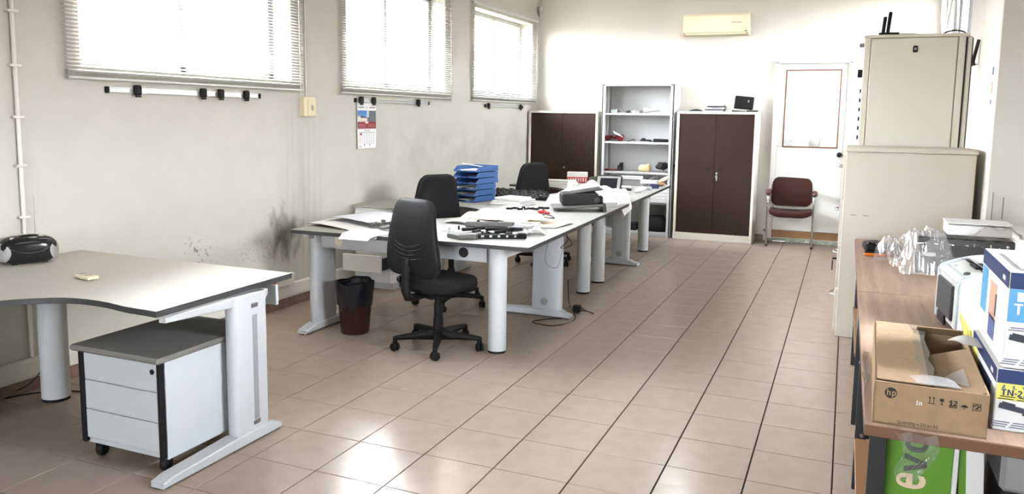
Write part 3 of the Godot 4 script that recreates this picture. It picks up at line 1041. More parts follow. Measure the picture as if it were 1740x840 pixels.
func task_chair(label: String, pos: Vector3, ry: float, lift: float, spin: float) -> Node3D:
	var o := thing("office_chair", label, "chair", pos, ry, "black office chairs at the tables")
	var hub := nb()
	hub.lathe([Vector2(0, 0.055), Vector2(0.04, 0.055), Vector2(0.05, 0.07), Vector2(0.045, 0.12), Vector2(0.034, 0.13), Vector2(0.034, 0.2), Vector2(0.03, 0.2), Vector2(0.03, 0.3), Vector2(0.024, 0.3), Vector2(0.024, 0.4 + lift), Vector2(0, 0.4 + lift)], 20)
	part(o, "gas_column", hub, M.black_plastic)
	for k in 5:
		var a := spin + TAU * k / 5.0
		var d := Vector3(cos(a), 0, sin(a))
		var s := Vector3(-sin(a), 0, cos(a))
		var rings := []
		for q in [[0.03, 0.028, 0.062, 0.122], [0.16, 0.023, 0.072, 0.112], [0.29, 0.018, 0.076, 0.098], [0.305, 0.012, 0.078, 0.094]]:
			var c: Vector3 = d * q[0]
			rings.append([c - s * q[1] + Vector3(0, q[2], 0), c + s * q[1] + Vector3(0, q[2], 0), c + s * q[1] * 0.7 + Vector3(0, q[3], 0), c - s * q[1] * 0.7 + Vector3(0, q[3], 0)])
		part(o, "base_arm", nb().loft(rings), M.black_plastic)
		var c := nb()
		var tw := a + 0.9
		for e in [-1, 1]:
			c.at(d * 0.292 + Vector3(0, 0.028, 0), -tw).at(d * 0.292 + Vector3(0, 0.028, 0), -tw, 0, 0)
			c.xf = c.xf * Transform3D(Basis.from_euler(Vector3(PI / 2, 0, 0)), Vector3(0, 0, e * 0.013))
			c.lathe([Vector2(0, -0.011), Vector2(0.022, -0.011), Vector2(0.028, -0.006), Vector2(0.028, 0.006), Vector2(0.022, 0.011), Vector2(0, 0.011)], 16)
		c.at(d * 0.292 + Vector3(0, 0.05, 0)).box(Vector3(0, 0.012, 0), Vector3(0.03, 0.032, 0.03), 0.008)
		part(o, "castor", c, M.black_plastic)
	var y := 0.4 + lift
	part(o, "mechanism", bx(Vector3(0, y, 0.02), Vector3(0.17, 0.05, 0.24), 0.012), M.black_plastic)
	part(o, "lever", nb().tube([Vector3(0.05, y, -0.02), Vector3(0.2, y - 0.005, -0.02), Vector3(0.25, y, -0.02)], 0.007, 8), M.black_plastic)
	var st := slab(0.45, 0.44, 0.13, [[y + 0.02, 0.86], [y + 0.035, 0.98], [y + 0.05, 1.0], [y + 0.052, 0.98]])
	part(o, "seat_shell", st, M.black_plastic)
	part(o, "seat_cushion", slab(0.45, 0.44, 0.13, [[y + 0.05, 0.97], [y + 0.06, 1.0], [y + 0.085, 0.99], [y + 0.1, 0.94], [y + 0.106, 0.8], [y + 0.104, 0.4], [y + 0.103, 0.05]]), M.fabric_black)
	# J-shaped bar behind the seat
	part(o, "back_bar", nb().tube([Vector3(0, y, 0.12), Vector3(0, y - 0.005, 0.22), Vector3(0, y + 0.005, 0.265), Vector3(0, y + 0.05, 0.285), Vector3(0, y + 0.26, 0.275)], [0.024, 0.026, 0.03, 0.03, 0.024], 12), M.black_plastic)
	part(o, "back_knob", nb().at(Vector3(-0.03, y + 0.12, 0.285), 0, 0, PI / 2).lathe([Vector2(0, 0), Vector2(0.022, 0), Vector2(0.028, 0.008), Vector2(0.024, 0.03), Vector2(0, 0.034)], 14), M.black_plastic)
	var by := y + 0.135
	var shell := back_pillow(0.245, 0.18, 0.5, 0.262, 0.036)
	for v_ in shell.v.size():
		shell.v[v_].y += by
	for k in 4:
		var pts := []
		for q in 13:
			var x := (q / 12.0 - 0.5) * 0.24
			var ty := 0.115 + k * 0.027 + 2.2 * x * x * (0.6 + 0.1 * k)
			pts.append(Vector3(x, by + ty, 0.262 + 0.0148 - 0.5 * x * x - 0.22 * pow(ty / 0.5 - 0.35, 2.0) * 0.5))
		shell.tube(pts, 0.0042, 6)
	shell.box(Vector3(0, by + 0.055, 0.278), Vector3(0.062, 0.036, 0.016), 0.004)
	part(o, "back_shell", shell, M.black_plastic)
	var cu := back_pillow(0.237, 0.174, 0.49, 0.236, 0.05)
	for v_ in cu.v.size():
		cu.v[v_].y += by + 0.005
	part(o, "back_cushion", cu, M.fabric_black)
	return o

func cantilever_chair() -> void:
	var o := thing("visitor_chair", "brown cushioned visitor chair with chrome cantilever frame before the door", "chair", Vector3(-0.595, 0, -10.33), 0.04)
	var fr := nb()
	for s in [-1, 1]:
		var x: float = s * 0.262
		fr.tube(curve3([Vector3(x * 0.2, 0.014, -0.2), Vector3(x * 0.85, 0.014, -0.2), Vector3(x, 0.014, -0.17), Vector3(x, 0.014, 0.12), Vector3(x, 0.016, 0.185), Vector3(x, 0.06, 0.21), Vector3(x, 0.3, 0.215), Vector3(x, 0.57, 0.215), Vector3(x, 0.625, 0.19), Vector3(x, 0.635, 0.12), Vector3(x, 0.635, -0.14), Vector3(x * 0.93, 0.64, -0.2)], 44), 0.0125, 10)
	part(o, "frame", fr, M.chrome)
	for s in [-1, 1]:
		part(o, "foot_cap", nb().at(Vector3(s * 0.262, 0.0, 0.2)).lathe([Vector2(0, 0), Vector2(0.014, 0), Vector2(0.014, 0.012), Vector2(0, 0.012)], 12), M.black_plastic)
	var rows := []
	for q in [[0.0, 0.8], [0.012, 0.97], [0.05, 1.0], [0.072, 0.96], [0.08, 0.75], [0.078, 0.3], [0.078, 0.02]]:
		rows.append([q[0] + 0.4, q[1]])
	var st := slab(0.5, 0.46, 0.09, rows)
	for k in st.v.size():
		st.v[k] += Vector3(0, -0.035 * (1.0 - pow(st.v[k].x / 0.25, 2.0)) + 0.045 * maxf(0.0, st.v[k].z) - 0.02, 0.0)
	part(o, "seat", st, M.fabric_brown)
	var b := nb()
	var bp := back_pillow(0.245, 0.235, 0.36, 0.0, 0.07, 0.45)
	for k in bp.v.size():
		var p := bp.v[k]
		var tuft := 0.0
		for tx in [-0.13, -0.045, 0.045, 0.13]:
			tuft += exp(-pow((p.x - tx) / 0.035, 2.0)) * 0.4
		tuft += 0.6
		bp.v[k] = Vector3(p.x, p.y + 0.47, p.z - 0.19 - 0.22 * (p.y - 0.1) + 0.5 * p.x * p.x - 0.02 * tuft * exp(-pow((p.y - 0.185) / 0.02, 2.0)) * (1.0 if p.z > -0.01 else 0.0))
	part(o, "backrest", bp, M.fabric_brown)
	for s in [-1, 1]:
		part(o, "armrest", nb().ball(Vector3(s * 0.268, 0.655, 0.03), Vector3(0.034, 0.03, 0.19), 14, 10, 0.7), M.arm_brown)

func curve3(pts: Array, n: int) -> Array:
	var c := Curve3D.new()
	c.bake_interval = 0.01
	for i in pts.size():
		var t: Vector3 = (pts[mini(i + 1, pts.size() - 1)] - pts[maxi(i - 1, 0)]) / 6.0
		c.add_point(pts[i], -t, t)
	var out := []
	for k in n + 1:
		out.append(c.sample_baked(c.get_baked_length() * k / n, true))
	return out

# ------------------------------------------------------------------ along the back wall
func cabinet(label: String, x0: float, x1: float, h: float, key: bool) -> Node3D:
	var w := x1 - x0
	var o := thing("metal_cabinet", label, "cabinet", Vector3((x0 + x1) / 2, 0, -10.2))
	var b := nb()
	for s in [-1, 1]:
		b.box(Vector3(s * (w / 2 - 0.016), h / 2, -0.2), Vector3(0.032, h, 0.4), 0.003)
	b.box(Vector3(0, h - 0.016, -0.2), Vector3(w - 0.064, 0.032, 0.4), 0.003)
	b.box(Vector3(0, 0.045, -0.2), Vector3(w - 0.064, 0.09, 0.4), 0.003)
	b.box(Vector3(0, h / 2, -0.39), Vector3(w - 0.064, h, 0.01), 0.0)
	part(o, "body", b, M.cream)
	part(o, "meeting_stile", bx(Vector3(0, (h + 0.058) / 2, -0.036), Vector3(0.05, h - 0.14, 0.008), 0.0), M.brown_door)
	for s in [-1, 1]:
		var d := part(o, "door", bx(Vector3(s * (w / 4 - 0.0165), (h + 0.058) / 2, -0.02), Vector3(w / 2 - 0.036, h - 0.13, 0.018), 0.002), M.brown_door)
		part(d, "finger_hole", nb().at(Vector3(s * 0.075, 0.92, -0.0115), 0, PI / 2).lathe([Vector2(0, 0), Vector2(0.022, 0), Vector2(0.024, 0.002), Vector2(0.017, 0.0025), Vector2(0.016, 0.001), Vector2(0, 0.001)], 18), M.black_plastic)
		if s > 0:
			part(d, "lock", nb().at(Vector3(0.03, 0.865, -0.0115), 0, PI / 2).lathe([Vector2(0, 0), Vector2(0.012, 0), Vector2(0.012, 0.006), Vector2(0, 0.007)], 16), M.steel)
			if key:
				var k := nb().at(Vector3(0.03, 0.84, 0.0))
				k.box(Vector3(0, 0.015, 0), Vector3(0.008, 0.03, 0.008), 0.001)
				k.box(Vector3(0, -0.02, 0), Vector3(0.026, 0.034, 0.006), 0.002)
				k.box(Vector3(0.003, -0.05, 0), Vector3(0.016, 0.035, 0.003), 0.001)
				part(d, "key", k, M.marble, "key with a pale green tag")
	return o

func build_back() -> void:
	cabinet("brown two-door metal cabinet in the corner left of the open shelf", -4.045, -3.06, 1.625, false)
	cabinet("brown two-door metal cabinet with a hanging key, papers and black box on top", -2.015, -1.03, 1.637, true)
	# open shelf
	var o := thing("shelf_unit", "tall open light grey metal shelf between the two brown cabinets", "shelf", Vector3(-2.535, 0, -10.2))
	var w := 0.955
	for s in [-1, 1]:
		var b := nb()
		b.box(Vector3(s * (w / 2 - 0.01), 0.99, -0.2), Vector3(0.02, 1.98, 0.4), 0.002)
		b.box(Vector3(s * (w / 2 - 0.024), 0.99, -0.01), Vector3(0.05, 1.98, 0.02), 0.002)
		b.box(Vector3(s * (w / 2 - 0.03), 0.99, -0.2), Vector3(0.03, 1.94, 0.03), 0.002)
		part(o, "side_panel", b, M.shelf_grey)
	part(o, "back_panel", bx(Vector3(0, 0.99, -0.396), Vector3(w - 0.04, 1.96, 0.008), 0.0), M.shelf_grey)
	part(o, "top_panel", bx(Vector3(0, 1.967, -0.2), Vector3(w - 0.04, 0.026, 0.4), 0.002), M.shelf_grey)
	part(o, "plinth", bx(Vector3(0, 0.025, -0.02), Vector3(w - 0.05, 0.05, 0.02), 0.002), M.shelf_grey)
	var ys := [0.06, 0.452, 0.838, 1.232, 1.603]
	for y in ys:
		part(o, "shelf_board", bx(Vector3(0, y - 0.012, -0.205), Vector3(w - 0.045, 0.026, 0.37), 0.003), M.shelf_grey)
	# what lies on it
	var z := -10.33
	solo("adapter_box", bx(Vector3(0, 0.025, 0), Vector3(0.09, 0.05, 0.07), 0.004), M.side_grey, "small pale grey box at the left end of the top shelf", "box", Vector3(-2.87, ys[4] + 0.001, z))
	var br := nb()
	br.box(Vector3(0, 0.005, 0), Vector3(0.12, 0.01, 0.08), 0.002)
	br.at(Vector3(-0.01, 0.04, 0), 0, 0, -0.7).box(Vector3.ZERO, Vector3(0.1, 0.012, 0.08), 0.002)
	solo("bracket_plate", br, M.mid_grey, "bent grey plate leaning on the top shelf beside the small pale box", "plate", Vector3(-2.76, ys[4] + 0.001, z))
	for k in 3:
		var b := nb()
		b.box(Vector3(0, 0.016, 0), Vector3(0.05, 0.032, 0.05), 0.006)
		b.at(Vector3(0.012, 0.034, 0.005), 0.4).box(Vector3.ZERO, Vector3(0.026, 0.008, 0.02), 0.002)
		solo("small_part", b, [M.dark_grey, M.carton_white, M.mid_grey][k], ["small dark grey part on the top shelf next to the bent plate", "small white part in the middle of the top shelf", "small mid grey part on the top shelf beside the paper roll"][k], "part", Vector3(-2.68 + k * 0.075, ys[4] + 0.001, z + 0.02), k * 0.4)
	var rl := nb()
	rl.xf = Transform3D(Basis.from_euler(Vector3(0, 0.25, PI / 2 - 0.12)), Vector3(-0.1, 0.045, 0))
	rl.lathe([Vector2(0.0, -0.105), Vector2(0.03, -0.105), Vector2(0.038, -0.1), Vector2(0.038, -0.04), Vector2(0.022, -0.03), Vector2(0.022, 0.11), Vector2(0, 0.11)].map(func(p): return Vector2(p.x, -p.y)).slice(0), 18)
	var roll := nb()
	roll.xf = Transform3D(Basis.from_euler(Vector3(0, 0.2, PI / 2 + 0.1)), Vector3(0, 0.044, 0))
	roll.lathe([Vector2(0, -0.11), Vector2(0.022, -0.11), Vector2(0.024, 0.03), Vector2(0.036, 0.05), Vector2(0.036, 0.1), Vector2(0, 0.105)], 18)
	solo("paper_roll", roll, M.carton_white, "white roll lying at the right of the top shelf", "roll", Vector3(-2.38, ys[4] + 0.001, z))
	var rag := nb().sheet(10, 8, func(s, t): return Vector3((s - 0.5) * 0.26, 0.03 + 0.025 * sin(s * 9.0 + t * 4.0) + 0.03 * sin(t * 7.0) * s, (t - 0.5) * 0.18), 0.003)
	solo("red_folder", rag, M.dark_red, "crumpled dark red packet on the second shelf under a white card", "packet", Vector3(-2.88, ys[3] + 0.02, z))
	solo("white_card", nb().at(Vector3(0, 0.05, 0), 0.5, 0.3, -0.45).box(Vector3.ZERO, Vector3(0.13, 0.008, 0.1), 0.002), M.paper, "white card tilted against the red packet on the second shelf", "card", Vector3(-2.8, ys[3] + 0.045, z + 0.06))
	solo("cable_clip", nb().tube(curve3([Vector3(-0.05, 0.006, 0), Vector3(0, 0.01, 0.02), Vector3(0.04, 0.03, 0), Vector3(0.06, 0.006, 0.02)], 12), 0.005, 6), M.dark_grey, "short grey cable lying on the second shelf", "cable", Vector3(-2.64, ys[3] + 0.001, z))
	var tool := nb()
	tool.box(Vector3(0, 0.02, 0), Vector3(0.14, 0.022, 0.06), 0.006)
	tool.box(Vector3(-0.03, 0.038, 0), Vector3(0.05, 0.02, 0.04), 0.006)
	tool.box(Vector3(0.07, 0.012, 0.02), Vector3(0.05, 0.016, 0.03), 0.005)
	solo("black_bracket", tool, M.black_matte, "black metal bracket in the middle of the second shelf", "bracket", Vector3(-2.44, ys[3] + 0.001, z))
	var tn := thing("toner_bar", "long black toner bar at the right of the second shelf", "toner", Vector3(-2.22, ys[3] + 0.001, z))
	part(tn, "body", bx(Vector3(-0.02, 0.022, 0), Vector3(0.19, 0.042, 0.08), 0.008), M.black_plastic)
	part(tn, "grip", nb().tube(curve3([Vector3(0.06, 0.035, 0), Vector3(0.1, 0.055, 0), Vector3(0.125, 0.04, 0.0), Vector3(0.11, 0.02, 0)], 10), 0.009, 8), M.mid_grey)
	solo("red_cloth", nb().sheet(8, 6, func(s, t): return Vector3((s - 0.5) * 0.2, 0.012 + 0.008 * sin(s * 8.0 + t * 5.0), (t - 0.5) * 0.16), 0.004), M.dark_red, "flat dark red cloth at the left of the third shelf", "cloth", Vector3(-2.9, ys[2] + 0.002, z))
	var cam := thing("black_camera", "small black upright device on the third shelf", "device", Vector3(-2.77, ys[2] + 0.001, z))
	part(cam, "body", bx(Vector3(0, 0.04, 0), Vector3(0.07, 0.08, 0.05), 0.01), M.black_matte)
	part(cam, "lens", nb().at(Vector3(0.01, 0.085, 0.0), 0.3, PI / 2).lathe([Vector2(0, -0.03), Vector2(0.026, -0.03), Vector2(0.026, 0.03), Vector2(0.02, 0.034), Vector2(0, 0.03)], 16), M.black_plastic)
	part(cam, "ear", bx(Vector3(0.03, 0.1, 0), Vector3(0.014, 0.03, 0.02), 0.004), M.black_matte)
	for k in 5:
		solo("label_slip", bx(Vector3(0, 0.002, 0), Vector3(0.06, 0.003, 0.04), 0.0), M.paper, ["white paper slip at the left end of the third shelf's front edge", "white paper slip in front of the black upright device", "white paper slip at the middle of the third shelf's front edge", "white paper slip in front of the cream pouch", "white paper slip nearest the black bundle on the third shelf"][k], "slip", Vector3(-2.82 + k * 0.115, ys[2] + 0.001, -10.235), 0, "paper slips on the third shelf")
	var pouch := nb().ball(Vector3(0, 0.045, 0), Vector3(0.085, 0.05, 0.05), 16, 10, 0.75)
	pouch.at(Vector3(0.03, 0.075, 0), 0.2, 0, 0.4).ball(Vector3.ZERO, Vector3(0.05, 0.025, 0.045), 12, 8, 0.8)
	solo("cream_pouch", pouch, M.leather_cream, "cream coloured pouch on the third shelf beside the black bundle", "pouch", Vector3(-2.44, ys[2] + 0.003, z))
	var bun := nb()
	for k in 9:
		var a := k * 2.4
		bun.at(Vector3(0.1 * cos(a) * (k / 9.0) + 0.03 * k / 9.0, 0.045 + 0.035 * sin(k * 1.7) * sin(k * 1.7), 0.05 * sin(a)), a, k * 0.7).ball(Vector3.ZERO, Vector3(0.062, 0.032, 0.045), 12, 8, 0.85)
	solo("black_bundle", bun, M.black_matte, "bundle of black cables and cases at the right of the third shelf", "bundle", Vector3(-2.21, ys[2] + 0.022, z))
	for k in 3:
		var st := thing("paper_stack", ["thick stack of white paper on the fourth shelf, nearest its right side", "white paper ream standing lower on the fourth shelf, partly behind the table", "flat white box on the fourth shelf behind the far table"][k], "paper", Vector3([-2.2, -2.47, -2.78][k], ys[1] + 0.001, -10.36))
		for q in [4, 3, 2][k]:
			part(st, "ream", bx(Vector3(rng.randf_range(-0.012, 0.012), 0.021 + q * 0.043, rng.randf_range(-0.01, 0.01)), Vector3(0.24, 0.04, 0.3), 0.002), M.paper)
	var kit := nb()
	kit.loft([slab_ring(0.3, 0.2, 0.0), slab_ring(0.34, 0.26, 0.05), slab_ring(0.33, 0.24, 0.14), slab_ring(0.2, 0.14, 0.2), slab_ring(0.05, 0.03, 0.205)])
	solo("black_bag", kit, M.black_matte, "black bag slumped on the bottom of the open shelf", "bag", Vector3(-2.28, ys[0] + 0.001, -10.37))
	solo("black_case", bx(Vector3(0, 0.05, 0), Vector3(0.1, 0.1, 0.16), 0.01), M.black_matte, "small black case on the bottom shelf left of the black bag", "case", Vector3(-2.56, ys[0] + 0.001, -10.33))
	# right brown cabinet: things on top
	var top := 1.638
	solo("dark_cloth", nb().sheet(8, 6, func(s, t): return Vector3((s - 0.5) * 0.18, 0.008 + 0.02 * sin(PI * s) * sin(PI * t), (t - 0.5) * 0.16), 0.005), M.black_matte, "flat dark cloth at the left end of the brown cabinet's top", "cloth", Vector3(-1.8, top, -10.32))
	var pst := thing("paper_pile", "untidy pile of papers on top of the brown cabinet with the key", "paper", Vector3(-1.56, top, -10.35))
	for k in 7:
		part(pst, "sheet_bundle", bx(Vector3(rng.randf_range(-0.02, 0.02), 0.006 + k * 0.014, rng.randf_range(-0.02, 0.02)), Vector3(0.24 - 0.008 * k, 0.012, 0.2), 0.002), [M.paper, M.dark_grey, M.paper_blue][k % 3])
	var dv := thing("black_device", "black box-shaped device on a grey tray on top of the brown cabinet", "device", Vector3(-1.22, top, -10.36))
	part(dv, "tray", nb().at(Vector3(-0.06, 0.022, 0.02), 0, 0, -0.08).box(Vector3.ZERO, Vector3(0.22, 0.02, 0.2), 0.003), M.mid_grey)
	part(dv, "foot", bx(Vector3(0.02, 0.01, 0.0), Vector3(0.3, 0.018, 0.2), 0.004), M.black_plastic)
	part(dv, "body", nb().at(Vector3(0.0, 0.112, -0.01), 0.15, 0, -0.09).box(Vector3.ZERO, Vector3(0.23, 0.16, 0.16), 0.01), M.black_plastic)
	part(dv, "label", nb().at(Vector3(0.065, 0.13, 0.08), 0.15, 0, -0.09).box(Vector3.ZERO, Vector3(0.014, 0.03, 0.004), 0.001), M.mid_grey)
	# air conditioner
	var ac := thing("air_conditioner", "cream wall-mounted air conditioner high on the back wall", "air conditioner", Vector3(-1.622, 2.6, ZB))
	var prof := [Vector2(0.0, 0.0), Vector2(0.13, 0.0), Vector2(0.185, 0.035), Vector2(0.195, 0.08), Vector2(0.195, 0.24), Vector2(0.17, 0.268), Vector2(0.0, 0.275)]
	var acb := nb()
	acb.xf = Transform3D(Basis(Vector3(0, 0, 1), Vector3(1, 0, 0), Vector3(0, 1, 0)), Vector3(-0.412, 0, 0))
	acb.prism(prof.map(func(p): return Vector2(p.x, p.y)), 0.0, 0.825, 0.008)
	part(ac, "housing", acb, M.ac_cream)
	part(ac, "front_panel", bx(Vector3(-0.02, 0.165, 0.197), Vector3(0.77, 0.14, 0.006), 0.002), M.ac_cream)
	part(ac, "louvre", nb().at(Vector3(0, 0.026, 0.163), 0, -0.75).box(Vector3.ZERO, Vector3(0.74, 0.05, 0.008), 0.002), M.ac_cream)
	part(ac, "outlet_gap", nb().at(Vector3(0, 0.056, 0.185), 0, -0.2).box(Vector3.ZERO, Vector3(0.75, 0.006, 0.008), 0.0), M.ac_shade)
	part(ac, "display", bx(Vector3(0.26, 0.15, 0.2), Vector3(0.13, 0.02, 0.004), 0.001), M.ac_shade)
	part(ac, "lamp_window", bx(Vector3(0.375, 0.045, 0.193), Vector3(0.022, 0.01, 0.006), 0.001), M.black_plastic)
	cantilever_chair()
	# seen through the door glass
	var cb := thing("wall_cupboard", "white cupboard seen low on the left through the door glass", "cupboard", Vector3(-0.98, 0.0, -12.9))
	part(cb, "body", bx(Vector3(0, 0.65, 0), Vector3(0.5, 1.28, 0.4), 0.004), M.carton_white)
	part(cb, "door", bx(Vector3(0.0, 0.65, 0.205), Vector3(0.46, 1.22, 0.012), 0.003), M.side_grey)
	var ct := thing("counter", "white counter seen through the door glass", "counter", Vector3(-0.25, 0.0, -12.7))
	part(ct, "body", bx(Vector3(0, 0.55, 0), Vector3(0.86, 1.1, 0.5), 0.004), M.carton_white)
	part(ct, "worktop", bx(Vector3(0, 1.115, 0), Vector3(0.9, 0.03, 0.54), 0.004), M.side_grey)
	var jug := thing("water_jug", "round glassy jug on the counter behind the door glass", "jug", Vector3(-0.45, 1.131, -12.65))
	part(jug, "body", nb().lathe([Vector2(0, 0), Vector2(0.05, 0), Vector2(0.08, 0.04), Vector2(0.085, 0.09), Vector2(0.06, 0.14), Vector2(0.03, 0.16), Vector2(0, 0.16)], 20), M.mid_grey)
	part(jug, "spout", nb().tube([Vector3(0.05, 0.1, 0), Vector3(0.1, 0.14, 0), Vector3(0.11, 0.19, 0)], 0.008, 8), M.mid_grey)
	var cf := thing("coffee_machine", "boxy cream coffee machine with a black knob behind the door glass", "coffee machine", Vector3(-0.22, 1.131, -12.65))
	part(cf, "body", bx(Vector3(0, 0.1, 0), Vector3(0.17, 0.2, 0.2), 0.01), M.ivory)
	part(cf, "drip_tray", bx(Vector3(0, 0.015, 0.13), Vector3(0.15, 0.03, 0.08), 0.004), M.mid_grey)
	part(cf, "knob", nb().at(Vector3(0.09, 0.13, 0.04), 0, 0, -PI / 2).lathe([Vector2(0, 0), Vector2(0.03, 0), Vector2(0.026, 0.03), Vector2(0, 0.032)], 14), M.black_plastic)

func slab_ring(w: float, d: float, y: float) -> Array:
	return rounded(w, d, minf(w, d) * 0.35).map(func(p): return Vector3(p.x, y, p.y))

# ------------------------------------------------------------------ right side: file cabinet, rack, bench
func build_right() -> void:
	var o := thing("file_cabinet", "tall beige metal file cabinet beside the work bench", "cabinet", Vector3(0.4, 0, -6.055))
	part(o, "body", bx(Vector3(0, 0.665, -0.24), Vector3(0.8, 1.33, 0.48), 0.004), M.beige_metal)
	part(o, "top_lid", bx(Vector3(0, 1.345, -0.24), Vector3(0.815, 0.034, 0.5), 0.005), M.beige_metal)
	for k in 4:
		var d := part(o, "drawer", bx(Vector3(-0.408, 0.19 + k * 0.315, -0.24), Vector3(0.02, 0.3, 0.44), 0.003), M.beige_metal)
		part(d, "handle", nb().tube(curve3([Vector3(-0.415, 0.27 + k * 0.315, -0.3), Vector3(-0.445, 0.27 + k * 0.315, -0.29), Vector3(-0.445, 0.27 + k * 0.315, -0.19), Vector3(-0.415, 0.27 + k * 0.315, -0.18)], 14), 0.007, 8), M.chrome)
		if k == 1:
			part(d, "key", nb().at(Vector3(-0.435, 0.53, -0.1)).box(Vector3(0, 0.02, 0), Vector3(0.03, 0.014, 0.014), 0.003).box(Vector3(-0.012, -0.03, 0), Vector3(0.008, 0.07, 0.022), 0.002), M.black_plastic)
	for x in [-0.33, -0.25]:
		part(o, "scuff_rivet", bx(Vector3(x, 0.885, 0.001), Vector3(0.04, 0.006, 0.004), 0.001), M.mid_grey)
	# server rack
	var r := thing("server_rack", "tall cream server rack behind the beige file cabinet", "rack", Vector3(0.42, 0, -6.63))
	part(r, "body", bx(Vector3(0.005, 1.08, -0.37), Vector3(0.69, 2.16, 0.7), 0.004), M.rack_cream)
	part(r, "top_cover", bx(Vector3(0.0, 2.172, -0.37), Vector3(0.7, 0.024, 0.74), 0.004), M.rack_cream)
	part(r, "corner_post", bx(Vector3(-0.323, 1.085, -0.015), Vector3(0.045, 2.15, 0.03), 0.004), M.rack_cream)
	part(r, "side_door", bx(Vector3(-0.012, 1.085, -0.013), Vector3(0.57, 2.14, 0.032), 0.003), M.rack_cream)
	part(r, "corner_post", bx(Vector3(0.302, 1.085, -0.015), Vector3(0.046, 2.15, 0.03), 0.003), M.rack_cream)
	part(r, "gasket", bx(Vector3(0.33, 1.085, -0.02), Vector3(0.008, 2.14, 0.03), 0.0), M.black_matte)
	part(r, "frame_post", bx(Vector3(0.352, 1.085, -0.03), Vector3(0.03, 2.15, 0.04), 0.003), M.rack_cream)
	part(r, "edge_seal", bx(Vector3(0.371, 1.085, -0.04), Vector3(0.008, 2.13, 0.03), 0.0), M.dark_grey)
	var lk := part(r, "lock", bx(Vector3(0.0, 2.075, 0.006), Vector3(0.032, 0.048, 0.012), 0.005), M.black_plastic)
	part(lk, "key_slot", bx(Vector3(0.0, 2.075, 0.0125), Vector3(0.014, 0.018, 0.003), 0.001), M.mid_grey)
	for y in [2.11, 1.9]:
		part(r, "hinge", bx(Vector3(-0.362, y, -0.02), Vector3(0.034, 0.06 if y < 2 else 0.03, 0.03), 0.004), M.black_plastic if y < 2 else M.strip_grey)
	for k in 6:
		part(r, "door_catch", bx(Vector3(-0.352, 1.42 + k * 0.07, -0.03), Vector3(0.012, 0.03, 0.02), 0.002), M.black_plastic)
	# on the rack
	var ro := thing("antenna_pair", "black router with two upright antennas on top of the server rack", "router", Vector3(0.21, 2.185, -6.75))
	part(ro, "base", bx(Vector3(0.03, 0.012, 0), Vector3(0.14, 0.022, 0.09), 0.004), M.black_plastic)
	for q in [[-0.005, 0.125, 0.0], [0.028, 0.16, 0.06]]:
		part(ro, "antenna", nb().at(Vector3(q[0], 0.02 + q[1] / 2, -0.01), 0, 0, -0.08).box(Vector3.ZERO, Vector3(0.026, q[1], 0.02), 0.006), M.black_plastic)
	part(ro, "lamp_window", bx(Vector3(0.052, 0.16, -0.008), Vector3(0.004, 0.03, 0.012), 0.001), M.mid_grey)
	solo("white_dish", nb().lathe([Vector2(0, 0.0), Vector2(0.06, 0.0), Vector2(0.085, 0.01), Vector2(0.09, 0.016), Vector2(0.08, 0.02), Vector2(0.0, 0.028)], 28), M.carton_white, "flat white round cover lying on the server rack", "cover", Vector3(0.36, 2.185, -6.85))
	solo("cable_loop", nb().tube(curve3([Vector3(-0.075, 0.006, 0), Vector3(-0.05, 0.02, 0), Vector3(0, 0.03, 0.0), Vector3(0.05, 0.022, 0), Vector3(0.075, 0.006, 0)], 16), 0.006, 8), M.olive, "dark cable arched on the right end of the server rack", "cable", Vector3(0.68, 2.185, -6.75))
	# strips of plastic film and cables before the window behind the rack
	var fm := thing("film_strip", "translucent plastic film hanging before the window behind the server rack", "plastic film", Vector3(0.9, 1.9, -9.3))
	part(fm, "film", nb().sheet(10, 12, func(s, t): return Vector3(-0.02 + 0.03 * sin(s * 14.0 + t * 3.0), t * 1.15, (s - 0.5) * 1.3), 0.0006), M.foggy_bag)
	part(fm, "lath", bx(Vector3(0.0, 1.16, 0.0), Vector3(0.02, 0.02, 1.35), 0.003), M.trunking)
	for k in 4:
		solo("white_cable", nb().tube(curve3([Vector3(0, 0, 0), Vector3(0.02, 0.3, 0.1 - 0.06 * k), Vector3(-0.02 + 0.01 * k, 0.7, 0.1 + 0.12 * k), Vector3(0.03, 1.15, -0.2 + 0.24 * k)], 16), 0.008, 6), M.carton_white, ["white cable nearest the back wall among those behind the rack", "second white cable from the back wall behind the rack", "third white cable from the back wall behind the rack", "white cable crossing the dark window bar behind the rack"][k], "cable", Vector3(0.84 - 0.012 * k, 1.97, -9.62 + k * 0.22), 0, "white cables behind the rack")
	# dark straps on a hook
	var sp := thing("strap", "dark olive straps hanging from a hook beside the server rack", "strap", Vector3(0.985, 2.0, -7.95))
	part(sp, "hook", nb().tube(curve3([Vector3(0.015, 0.05, -0.04), Vector3(-0.05, 0.02, -0.04), Vector3(-0.07, -0.02, -0.04), Vector3(-0.05, -0.045, -0.04), Vector3(-0.03, -0.02, -0.04)], 14), 0.005, 6), M.steel)
	part(sp, "band", nb().tube(curve3([Vector3(-0.1, 0.27, 0.0), Vector3(-0.085, 0.2, 0.0), Vector3(-0.05, 0.11, 0.0), Vector3(-0.03, 0.03, 0.0)], 12), [0.018, 0.02, 0.022, 0.024, 0.025, 0.025, 0.024, 0.022, 0.02, 0.02, 0.022, 0.026, 0.026], 10), M.olive)
	part(sp, "band", nb().tube(curve3([Vector3(-0.03, 0.06, 0.01), Vector3(-0.018, 0.15, 0.03), Vector3(-0.005, 0.245, 0.06)], 10), 0.014, 10), M.black_matte)
	# stickers on the column
	var stk := thing("sticker", "small blue and red printed sticker on the column edge", "sticker", Vector3(0.849, 1.78, -6.06))
